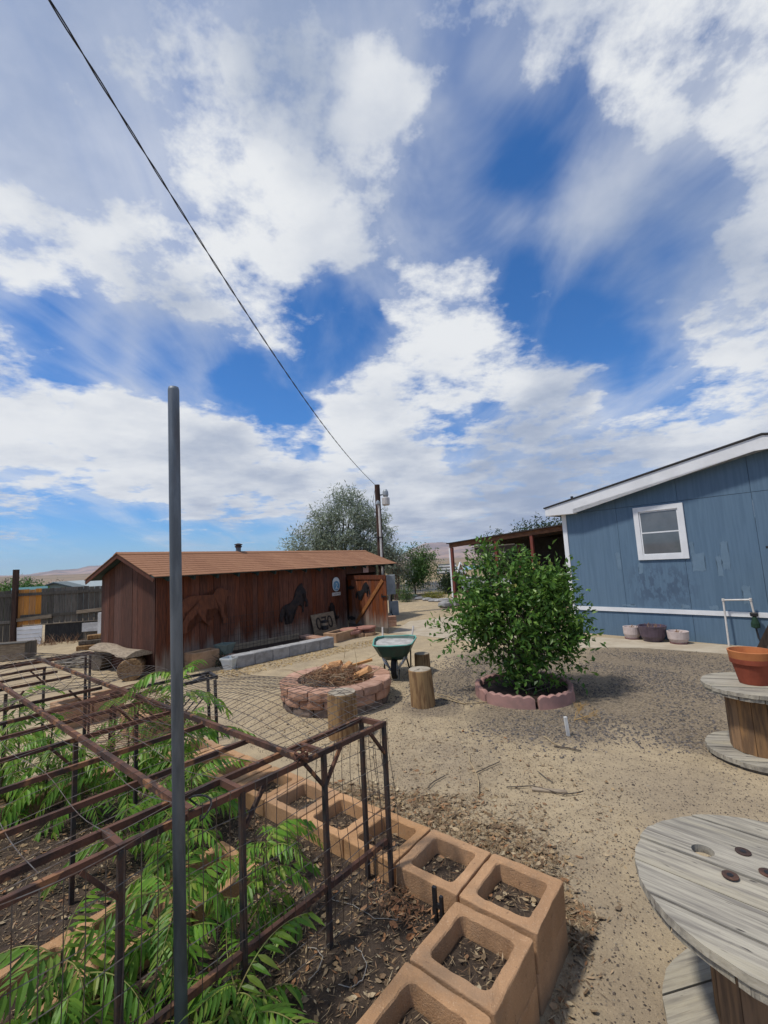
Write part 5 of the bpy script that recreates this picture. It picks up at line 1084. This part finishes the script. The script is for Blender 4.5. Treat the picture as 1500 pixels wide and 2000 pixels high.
def place_block(par, a, b, lean=0.0):
    for c in range(2):
        o = link('block', random.choice(BMESH), par, (a + .2 + random.uniform(-.004, .004), b + .2 + random.uniform(-.004, .004), c * (BH + .003) + .001), (0, 0, random.choice((0, 1, 2, 3)) * math.pi / 2 + random.uniform(-.012, .012)))
    so = link('soil', soil_me, o, (0, 0, -BH - .003)); so.location = (0, 0, -BH)
    its = []
    for _ in range(130): its.append(litter((random.uniform(-.115, .115), random.uniform(-.115, .115), BH - .082 + random.uniform(0, .012)), .85, .6))
    vs, fs = [], []
    for v__, f__ in its: n0 = len(vs); vs += v__; fs += [tuple(i + n0 for i in f) for f in f__]
    l_ = pymesh('litter', vs, fs, LITTER, o); l_['kind'] = 'stuff'
ST = .4025
wr = wall_thing('long row of tan hollow concrete blocks ending at the near corner')
for i in range(-4, 5): place_block(wr, i * ST, .0)
wc = wall_thing('tan hollow concrete blocks running from the corner towards the camera')
for j in range(1, 5): place_block(wc, 4 * ST, -.025 - j * ST)
wd = wall_thing('inner row of tan hollow blocks hidden among the sumac leaves')
for j in range(2, 6): place_block(wd, .18, -.02 - j * ST + .0)
we = wall_thing('tan block row on the far side of the sumac bed at the left edge')
for j in range(2, 6): place_block(we, -1.97, .02 - j * ST)
wg = wall_thing('distant tan blocks beyond the rusty frame near the log bench')
for i, (a, b) in enumerate(((-4.75, -.1), (-4.75, .31), (-3.55, .35), (-3.14, .36))): place_block(wg, a, b)
# ------------------------------------------------------------------ rusty angle-iron frame
fr = thing('plant_support', 'long rusty angle-iron frame on thin legs over the garden bed', 'metal frame', GO, ANG); FZ = 1.085
def angle(bm, p, q, w=.02, th=.005):
    p, q = Vector(p), Vector(q); t = (q - p).normalized(); s = t.cross(Vector((0, 0, 1))); s = s.normalized() if s.length > .05 else Vector((1, 0, 0)); n_ = s.cross(t)
    beam(bm, p + n_ * (w / 2), q + n_ * (w / 2), w, th); beam(bm, p + s * (w / 2 - th / 2) - n_ * .003, q + s * (w / 2 - th / 2) - n_ * .003, th, w)
    return bm
def bar(nm, p, q, w=.02, mat=RUST): return obj(nm, angle(bmesh.new(), p, q, w), mat, fr)
def NA_(b): return 1.207 + .046 * b      # near rail, slightly skewed to the block row
def NI_(b): return 1.038 + .033 * b
bar('rail', (NA_(-2.3), -2.3, FZ), (NA_(-.01), -.01, FZ)); bar('rail', (NI_(-2.3), -2.3, FZ), (NI_(-.02), -.02, FZ))
for b in (-1.83, -1.376, -.924, -.478, -.03): bar('tie', (NI_(b) + .01, b, FZ - .001), (NA_(b) - .01, b, FZ - .001), .022)
bar('cross_rail', (-2.5, -1.078, FZ + .022), (1.17, -1.143, FZ + .018), .023); bar('cross_rail', (-3.6, -.525, FZ + .022), (1.19, -.61, FZ + .018), .023)
for a in (.69, .235, -.20, -.63, -1.0, -1.42, -2.2, -2.62, -3.0): bar('rail', (a - .035, -2.3, FZ), (a + .03, -.59, FZ), .018)
bar('rail', (-3.66, -1.6, FZ), (-3.57, .0, FZ)); bar('rail', (-3.5, -1.6, FZ), (-3.41, .0, FZ)); bar('tie', (-3.57, -.01, FZ), (-3.41, -.01, FZ)); bar('tie', (-3.6, -.5, FZ + .01), (-3.44, -.5, FZ + .01))
def leg(a, b, braces=1, top=FZ, mat=STEELDARK, z0=SOIL_Z):
    obj('leg', beam(bmesh.new(), (a, b, z0 - .05), (a, b, top - .005), .022, .022, up=(0, 1, 0)), mat, fr)
    for s_ in ((-1, 1) if braces == 2 else (braces,) if braces else ()): obj('leg_brace', beam(bmesh.new(), (a, b + s_ * .008, top - .15), (a, b + s_ * .12, top - .01), .018, .014), RUST, fr)
leg(NA_(-.03) + .005, -.03, -1); leg(NI_(-.03) + .005, -.035, 0); leg(NA_(-.478) + .005, -.478, 2); leg(NA_(-.924) + .005, -.924, 1); leg(NA_(-1.376) + .005, -1.376, -1); leg(NA_(-1.83) + .005, -1.83, 1)
for a, b in ((-.63, -.62), (-.20, -1.12)): leg(a, b, random.choice((0, 1, -1)))
for a, b in ((-1.62, -.64), (-2.0, -1.1), (-3.0, -.6), (-3.55, -.05), (-3.4, -.05), (-3.6, -1.0)): leg(a, b, random.choice((0, 1, -1)), z0=0)
bar('lower_rail', (NA_(-2.2), -2.2, .47), (NA_(-.05), -.05, .475), .022)
obj('wire_tie', tube(bmesh.new(), [(1.16 + .06 * math.cos(a), -1.10 + .02 * math.sin(a * 2), FZ + .015 + .04 * math.sin(a)) for a in np.linspace(0, 12, 30)], .004, 5), IRON, fr); obj('wire_tie', tube(bmesh.new(), [(1.18 + .03 * math.cos(a), -.61 + .03 * math.sin(a), FZ + .03 + .02 * math.sin(a * 1.3)) for a in np.linspace(0, 18, 40)], .005, 5), RUSTWIRE, fr)
# black folding rack and lattice behind the frame
t = thing('black_rack', 'low black metal rack with lattice between the frame and the shed', 'rack', W2(-2.2, .1), ANG + R(90) - R(14))
for nm, p, q in (('rail', (-.3, 0, .75), (.75, 0, .78)), ('rail', (-.3, .3, .75), (.75, .3, .78)), ('tie', (.74, 0, .77), (.74, .3, .77)), ('brace', (.45, .0, .76), (.7, .3, .76)), ('leg', (.72, 0, .75), (.74, 0, .0)), ('leg', (.72, .3, .75), (.74, .3, .0)), ('leg', (-.28, 0, .75), (-.3, 0, .0)), ('leg', (-.28, .3, .75), (-.3, .3, 0))): obj(nm, beam(bmesh.new(), p, q, .03, .03), IRON, t)
bm = bmesh.new()
for k in range(-6, 12):
    for s_ in (1, -1):
        x0 = k * .085; a, b = (x0, 0), (x0 + s_ * .5, .5); pts = [(x0 + s_ * f * .5, .005 * s_, .15 + f * .5) for f in (0, 1)]
        q = [p for p in pts if True]; xa, xb = q[0][0], q[1][0]
        if min(xa, xb) < -.25 or max(xa, xb) > .7: continue
        beam(bm, q[0], q[1], .012, .012)
obj('lattice', bm, IRON, t)
# ------------------------------------------------------------------ wire mesh sheets
def wires(name, label, fn, us, vs_, rad, mat, nu=24, nv=12, loc=GO, rz=ANG):
    t = thing(name, label, 'wire mesh', loc, rz); bm = bmesh.new()
    for u in us: tube(bm, [fn(u, v) for v in np.linspace(vs_[0], vs_[-1], nv)], rad, 3, False)
    for v in vs_: tube(bm, [fn(u, v) for u in np.linspace(us[0], us[-1], nu)], rad, 3, False)
    o = obj('wires', bm, mat, t); o['kind'] = 'stuff'; return t
def wob(p, s, a): return Vector(p) + noise.noise_vector(Vector(p) * s) * a
RW = .0019
wires('wire_sheet', 'wire mesh hanging down the near side of the rusty frame', lambda u, v: wob((NA_(u) + .022 + .012 * math.sin(u * 3), u, v), 2.0, .03), list(np.arange(-2.2, .02, .058)), [.25, .34, .44, .54, .65, .76, .88, 1.0, 1.11], RW, WIRE, 40, 10)
wires('wire_sheet', 'wire mesh closing the far end of the rusty frame', lambda u, v: wob((u, -.005, v), 2.0, .02), list(np.arange(1.03, 1.21, .048)), [.3, .42, .55, .68, .8, .93, 1.06], RW, WIRE, 6, 10)
wires('wire_sheet', 'curling wire mesh laid over the frame in front of the fire pit', lambda u, v: wob((u, v, 1.12 + .05 * math.sin((v + .6) * 3.0) * (.4 + .6 * sstep(1.1, 0, u)) + .03 * math.sin(u * 4)), 1.6, .05), list(np.arange(-.8, 1.08, .055)), list(np.arange(-.6, .22, .09)), RW, WIRE, 34, 12)
wires('wire_sheet', 'wavy wire mesh over the far left end of the frame', lambda u, v: wob((u, v, 1.15 + .10 * math.sin(u * 3.1 + 1) * math.sin(v * 2.2) + .04 * math.sin(v * 5)), 1.2, .07), list(np.arange(-3.6, -1.1, .09)), list(np.arange(-1.9, .0, .12)), .002, WIRE, 40, 24)
wires('wire_sheet', 'wire mesh lying across the near left rails of the frame', lambda u, v: wob((u, v, 1.12 + .02 * math.sin(u * 6) + .02 * math.sin(v * 4)), 1.5, .035), list(np.arange(-1.1, 1.15, .16)), list(np.arange(-2.2, -.6, .2)), .0016, WIRE, 30, 20)
wires('rusty_screen', 'fine rusty wire screen lying on the frame behind the tall pole', lambda u, v: wob((u, v, 1.125 + .03 * math.sin(u * 4 + v * 3)), 2.5, .04), list(np.arange(-.9, .25, .03)), list(np.arange(-1.1, -.5, .045)), .0018, RUSTWIRE, 20, 14)
# tall steel pole tied to the frame
o = obj('steel_pole', tube(bmesh.new(), [(0, 0, -.3), (0, 0, 2.74), (0, 0, 2.752)], [.0215, .0215, .019], 18), GALV); o.location = W2(1.225, -1.20); o.rotation_euler = (0, R(-.85), 0); tag(o, 'tall grey steel pipe standing upright in front of the rusty frame', 'pole')
for p in o.data.polygons: p.use_smooth = len(p.vertices) == 4
# black stake by the corner, odd wire
t = thing('black_stake', 'short black plastic stake at the inner corner of the blocks', 'stake', gz(852, 1800, SOIL_Z), ANG)
obj('upright', boxm(-.01, .01, -.008, .008, -.02, .16), IRON, t); obj('upright', boxm(.03, .046, -.008, .008, -.02, .13), IRON, t); obj('bridge', boxm(.0105, .0295, -.006, .006, .07, .09), IRON, t)
# ------------------------------------------------------------------ sumac plants
def frond_mesh(L_, pairs, droop, ll, wr=.2):
    vs, fs = [], []; pts = []
    for k in range(pairs * 2 + 3):
        f = k / (pairs * 2 + 2); pts.append(Vector((L_ * f * (1 - .18 * f * droop), .02 * math.sin(f * 3), L_ * (.55 * f - droop * .95 * f * f))))
    def add(item):
        b = len(vs); vs.extend(item[0]); fs.extend([tuple(i + b for i in f) for f in item[1]])
    for k in range(2, len(pts)):
        f = k / (len(pts) - 1)
        t = (pts[k] - pts[k - 1]).normalized()
        if k % 2 == 0 or k == len(pts) - 1:
            for s_ in (-1, 1):
                l = ll * (1 - .55 * abs(f - .45) ** 1.3) * random.uniform(.72, 1.15)
                d = (t * random.uniform(.4, .8) + Vector((0, s_, 0)) * .9 + Vector((0, 0, -.45 - .75 * random.random()))).normalized()
                p = pts[k]; w = l * wr; up = Vector((0, 0, 1)); s2 = d.cross(up).normalized(); n_ = s2.cross(d)
                a, m1, m2, e = p, p + d * l * .3, p + d * l * .65 + Vector((0, 0, -.04 * l)), p + d * l + Vector((0, 0, -.16 * l))
                b = len(vs)
                vs.extend([tuple(q) for q in (a, m1 + s2 * w * .5 + n_ * w * .16, m1, m1 - s2 * w * .5 + n_ * w * .16, m2 + s2 * w * .42 + n_ * w * .14, m2, m2 - s2 * w * .42 + n_ * w * .14, e)])
                fs.extend([tuple(b + i for i in q) for q in ((0, 1, 2), (0, 2, 3), (1, 4, 5, 2), (2, 5, 6, 3), (4, 7, 5), (5, 7, 6))])
    me = bpy.data.meshes.new('frond'); 
    nleaf = len(fs); b = len(vs)
    for k, p in enumerate(pts):
        r_ = .0035 * (1 - .6 * k / len(pts)); vs += [tuple(p + Vector((0, -r_, 0))), tuple(p + Vector((0, r_, 0))), tuple(p + Vector((0, 0, r_ * 1.4)))]
    for k in range(len(pts) - 1):
        for i in range(3): fs.append((b + k * 3 + i, b + k * 3 + (i + 1) % 3, b + k * 3 + 3 + (i + 1) % 3, b + k * 3 + 3 + i))
    me.from_pydata(vs, [], fs); me.update(); me.materials.append(LEAF_SUMAC); me.materials.append(RACHIS)
    for i, p in enumerate(me.polygons): p.material_index = 0 if i < nleaf else 1
    return me
FR = [frond_mesh(.48, 11, .55, .125, .24), frond_mesh(.38, 9, .85, .12, .25), frond_mesh(.56, 12, .75, .14, .22), frond_mesh(.26, 7, .4, .085, .26), frond_mesh(.44, 10, 1.1, .135, .22), frond_mesh(.36, 8, .3, .11, .25), frond_mesh(.52, 11, 1.25, .15, .21), frond_mesh(.20, 5, .6, .07, .26)]
def sumac(a, b, h, nf, lab, sc=1.0, z0=None):
    t = thing('sumac_plant', lab, 'plant', W2(a, b, SOIL_Z if z0 is None else z0), random.uniform(0, 6.28), 'sumac plants in the bed')
    lx, ly = random.uniform(-.06, .06), random.uniform(-.06, .06)
    obj('stem', tube(bmesh.new(), [(0, 0, -.03), (lx * .4, ly * .4, h * .5), (lx, ly, h)], [.010, .008, .004], 7), STEM, t)
    for k in range(nf):
        f = .2 + .8 * (k + .5) / nf; ang = k * 2.4 + random.uniform(-.4, .4); s_ = sc * random.uniform(.75, 1.1) * (1.05 - .25 * f)
        o = link('frond', random.choice(FR), t, (lx * f, ly * f, h * f), (random.uniform(-.3, .3), random.uniform(-.45, .3) - .35 * (f - .5), ang)); o.scale = (s_, s_ * random.uniform(.8, 1.15), s_)
for a, b, h, nf, lab, sc, z0 in ((.86, -.62, .42, 20, 'sumac plant nearest the block row, spilling past the frame leg', .85, None), (1.2, -1.0, .22, 17, 'low sumac plant in front of the near frame legs', .85, None), (.80, -1.05, .42, 22, 'sumac plant right of the tall steel pole foot', .9, None), (.74, -1.42, .44, 22, 'sumac plant at the lower left of the frame', .95, None), (1.3, -1.42, .16, 17, 'short sumac sprout at the bottom edge by the pole', .85, None),
                              (.0, -.55, .5, 14, 'sumac plant under the middle rails', .95, None), (-.35, -.45, .76, 19, 'tall sumac plant reaching above the rails behind the pole', .95, None), (-.72, -.30, 1.02, 26, 'tallest sumac plant, poking through the wire toward the shed', 1.15, None), (-.95, -.55, .72, 22, 'dense sumac plant behind the rusty screen', 1.0, None), (.3, -.75, .42, 16, 'dense sumac plant under the rails right of the pole', .95, None), (-1.45, -.95, .7, 22, 'bushy sumac plant beside the far block row', 1.0, None), (-.3, -.85, .35, 8, 'sumac plant with pale fronds under the long cross rail', .85, None), (-1.1, -.8, .5, 14, 'sumac plant in the far half of the bed', .95, None),
                              (-1.8, -1.15, .9, 26, 'sumac plant at the left edge under the frame', .95, 0), (-2.2, -.95, 1.0, 26, 'sumac plant at the far left, under the wavy mesh', .95, 0), (.55, -.25, .25, 10, 'small sumac sprout beside the block row', .7, None), (.9, -1.75, .34, 20, 'sumac plant in the lower left corner of the bed', .9, None)):
    sumac(a, b, h, nf, lab, sc, z0)
# ------------------------------------------------------------------ cable spools
def disc_boards(par, R_, z0, th, n_b, rz, mat, hole=None, nm='plank'):
    w = 2 * R_ / n_b
    for k in range(n_b):
        y0, y1 = -R_ + k * w + .0045, -R_ + (k + 1) * w - .0045; ys = list(np.linspace(y0, y1, 6)); pr2 = []
        xs_ = [math.sqrt(max(1e-4, R_ * R_ - y * y)) + random.uniform(-.007, .005) for y in ys]
        pts = [(x, y) for x, y in zip(xs_, ys)] + [(-x, y) for x, y in zip(xs_[::-1], ys[::-1])]
        bm = bmesh.new(); dz = random.uniform(-.005, .003)
        A = [bm.verts.new((x, y, z0 + dz)) for x, y in pts]; B = [bm.verts.new((x, y, z0 + th + dz)) for x, y in pts]
        if hole and y0 < hole[1] < y1 + .0:
            hx, hy, hr = hole; pass
        bm.faces.new(A[::-1]); bm.faces.new(B)
        for j in range(len(A)): bm.faces.new((A[j], A[(j + 1) % len(A)], B[(j + 1) % len(A)], B[j]))
        o = obj(nm, bm, mat, par)
        if hole and abs((y0 + y1) / 2 - hole[1]) < w / 2 + hole[2]:
            cut = obj('cutter', lathe(bmesh.new(), [(hole[2], -.2), (hole[2], .2)], 20), mat, par, (hole[0], hole[1], z0 + th / 2)); md = o.modifiers.new('h', 'BOOLEAN'); md.object = cut; md.solver = 'EXACT'
            bpy.context.view_layer.update(); dg = bpy.context.evaluated_depsgraph_get(); me = bpy.data.meshes.new_from_object(o.evaluated_get(dg)); o.modifiers.clear(); o.data = me; bpy.data.objects.remove(cut)
def spool(name, label, c, Rt, Rb, h, hub, rz, rzb, hole=None, bolts=()):
    t = thing(name, label, 'cable spool', c, 0); th = .034
    top = link('top_disc', None, t); top.rotation_euler = (0, 0, rz); disc_boards(top, Rt, h - th, th, 6, 0, SPOOL, hole)
    und = link('under_disc', None, t); und.rotation_euler = (0, 0, rz + R(90)); disc_boards(und, Rt - .012, h - 2 * th + .0, th - .004, 5, 0, SPOOL, (hole[1] + .05, -hole[0], hole[2] * 2.6) if hole else None)
    bot = link('bottom_disc', None, t); bot.rotation_euler = (0, 0, rzb); disc_boards(bot, Rb, .03, .042, 6, 0, SPOOL)
    obj('base_disc', lathe(bmesh.new(), [(Rb - .02, -.01), (Rb - .015, .026)], 30, jit=.006), WOOD_GREY, t)
    ns = 14; hb = link('hub', None, t)
    for k in range(ns):
        a = 2 * math.pi * k / ns; w = 2 * hub * math.tan(math.pi / ns) * .96
        obj('stave', boxm(hub - .025, hub, -w / 2, w / 2, .074, h - 2 * th - .002), STAVE, hb, None, (0, 0, a))
    for bx_, by_ in bolts:
        obj('bolt_recess_dark', lathe(bmesh.new(), [(.0125, 0), (.0115, .0055), (.002, .0056)], 12), IRON, top, (bx_, by_, h + .003))  # dark disc standing in for the shade inside the bolt recess
        b_ = obj('bolt', lathe(bmesh.new(), [(.030, 0), (.030, .004), (.022, .006), (.012, .004)], 16), RUST, top, (bx_, by_, h + .003))
    return t
gdir = math.atan2(-.31, 1.0)
# plank grain direction of the near top: from pixel pairs on one joint
j0, j1 = gz(1270, 1612, .62), gz(1430, 1668, .62); ga_ = math.atan2(j1.y - j0.y, j1.x - j0.x)
def loc_on(c, rz, px, py, z):
    p = gz(px, py, z) - c; return (p.x * math.cos(rz) + p.y * math.sin(rz), -p.x * math.sin(rz) + p.y * math.cos(rz))
cB = Vector((1.52, 1.895, 0))
hB = loc_on(cB, ga_, 1373, 1664, .62)
spool('cable_spool', 'near silvered wooden cable spool table in the lower right corner', cB, .533, .485, .625, .29, ga_, ga_ + R(58), (hB[0], hB[1], .044), [loc_on(cB, ga_, 1452, 1668, .62), loc_on(cB, ga_, 1427, 1715, .62), loc_on(cB, ga_, 1500, 1710, .62)])
cA = Vector((3.47, 4.36, 0))
spool('cable_spool', 'farther wooden cable spool carrying the terracotta pots', cA, .43, .46, .665, .25, R(-20), R(-15))
# terracotta pots on the farther spool
pp = gz(1474, 1334, .665)
def tpot(lab, z, prof, rim, mat):
    t = thing('terracotta_pot', lab, 'flower pot', (pp.x, pp.y, z), 0, 'terracotta pots on the spool')
    obj('body', lathe(bmesh.new(), prof, 36), mat, t); obj('rim', lathe(bmesh.new(), rim, 36), mat, t)
tpot('lower dark red terracotta pot standing on the cable spool', .668, [(.118, 0), (.158, .195), (.140, .195), (.10, .02)], [(.157, .188), (.170, .19), (.173, .232), (.170, .235), (.158, .235), (.15, .2)], TERRA_D)
tpot('upper orange terracotta pot nested in the dark red one', .71, [(.10, 0), (.148, .19), (.135, .19), (.09, .02)], [(.147, .19), (.172, .194), (.182, .262), (.178, .266), (.166, .266), (.150, .19), (.02, .15)], TERRA)
# ------------------------------------------------------------------ small things on the ground
DRIP = M('dull_drip_tube', (.34, .32, .29), (.26, .24, .21), 9, .7, 0)
o = obj('white_stake', boxm(-.016, .016, -.016, .016, -.05, .2), WHITE_OLD); o.location = gz(1110, 1437); o.rotation_euler = (0, R(-4), 0); tag(o, 'small white stake in the sand in front of the ring', 'stake')
o = obj('wood_offcut', boxm(-.14, .14, -.022, .022, 0, .02, bev=.004), WOOD_PALE); a_, b_ = gz(1043, 1544), gz(1103, 1549); o.location = (a_ + b_) / 2; o.rotation_euler = (0, 0, math.atan2((b_ - a_).y, (b_ - a_).x)); tag(o, 'pale wood offcut lying on the sand', 'offcut')
bm = bmesh.new()
def weed(bm, p, d, l, depth):
    q = p + d * l; tube(bm, [p, p.lerp(q, .5) + rvec(.012), q], [.0035 * (depth + 1) / 4, .003 * (depth + 1) / 4, .002 * (depth + 1) / 4], 4, False)
    if depth:
        for _ in range(4): weed(bm, p.lerp(q, random.uniform(.4, 1)), (d + rvec(.5)).normalized(), l * .62, depth - 1)
weed(bm, Vector((0, 0, 0)), Vector((.4, .1, .6)).normalized(), .16, 3); weed(bm, Vector((0, 0, .01)), Vector((.8, -.1, .25)).normalized(), .18, 3)
o = obj('tumbleweed', bm, M('orange_dry_weed', (.46, .29, .10), (.36, .22, .08), 9, .9, 0)); o.location = gz(1122, 1408); tag(o, 'spindly orange dead weed right of the scalloped ring', 'weed')
def groundline(nm, lab, px, mat, r_, cat='twig', z=.012):
    pts = [gz(x, y, SOIL_Z if cat == 'tube' else 0) + Vector((0, 0, z + random.uniform(0, .008))) for x, y in px]; fine_ = []
    for k in range(len(pts) - 1):
        for j in range(4): fine_.append(pts[k].lerp(pts[k + 1], j / 4) + rvec(.0015))
    fine_.append(pts[-1]); bm = tube(bmesh.new(), fine_, r_, 6); tag(obj(nm, bm, mat), lab, cat, 'twigs on the ground' if cat == 'twig' else None)
groundline('rope', 'pale rope lying from the log stool to the scalloped ring', [(852, 1362), (880, 1370), (905, 1376), (960, 1373)], STRAW, .007, 'rope')
groundline('rope', 'second strand of pale rope curving beside the log stool', [(855, 1357), (875, 1362), (893, 1370), (908, 1377)], STRAW, .005, 'rope')
groundline('twig', 'bent pale stalk standing out above the leaf litter', [(916, 1476), (919, 1492), (930, 1512), (935, 1530), (935, 1556)], STRAW, .005); groundline('twig', 'dark twig crossing the bent pale stalk', [(930, 1513), (950, 1503), (976, 1492)], BARK, .005); groundline('twig', 'curved dark twig left of the bent stalk', [(836, 1543), (848, 1530), (870, 1518)], BARK, .005)
groundline('twig', 'short straw stick in front of the white stake', [(1063, 1441), (1080, 1453), (1096, 1460)], STRAW, .005); groundline('twig', 'dark twig pile right of the straw stick', [(1082, 1460), (1110, 1464), (1135, 1470)], BARK, .008); groundline('twig', 'thin dark stick beside the wood offcut', [(990, 1541), (1040, 1539), (1100, 1556), (1135, 1552)], BARK, .005)
groundline('twig', 'thin twig on the open sand left of the spool', [(1050, 1510), (1065, 1522), (1080, 1532)], BARK, .004)
groundline('irrigation_tube', 'white thin drip tube curling in the bed soil', [(660, 1925), (685, 1932), (708, 1920), (717, 1890), (708, 1865), (694, 1853)], DRIP, .0018, 'tube', .004); groundline('irrigation_tube', 'second white drip tube curl nearer the sumac', [(602, 1918), (622, 1900), (631, 1875), (620, 1858), (598, 1855)], DRIP, .0018, 'tube', .004)
groundline('irrigation_tube', 'thin pale drip line crossing the bed corner', [(645, 1758), (690, 1770), (730, 1795), (775, 1800), (778, 1790)], DRIP, .0015, 'tube', .004)
# ------------------------------------------------------------------ haze
bm = boxm(-9500, 9500, -9500, 9500, -25, 420)
hz_ = bpy.data.materials.new('thin_haze'); hz_.use_nodes = True; nt = hz_.node_tree; nt.nodes.clear(); pv = nt.nodes.new('ShaderNodeVolumePrincipled'); pv.inputs['Color'].default_value = (.68, .78, 1, 1); pv.inputs['Density'].default_value = 8e-5; pv.inputs['Anisotropy'].default_value = .2
ou = nt.nodes.new('ShaderNodeOutputMaterial'); nt.links.new(pv.outputs[0], ou.inputs['Volume'])
HAZE = True
if HAZE: tag(obj('haze', bm, hz_), 'thin pale air haze over the valley', kind='stuff')
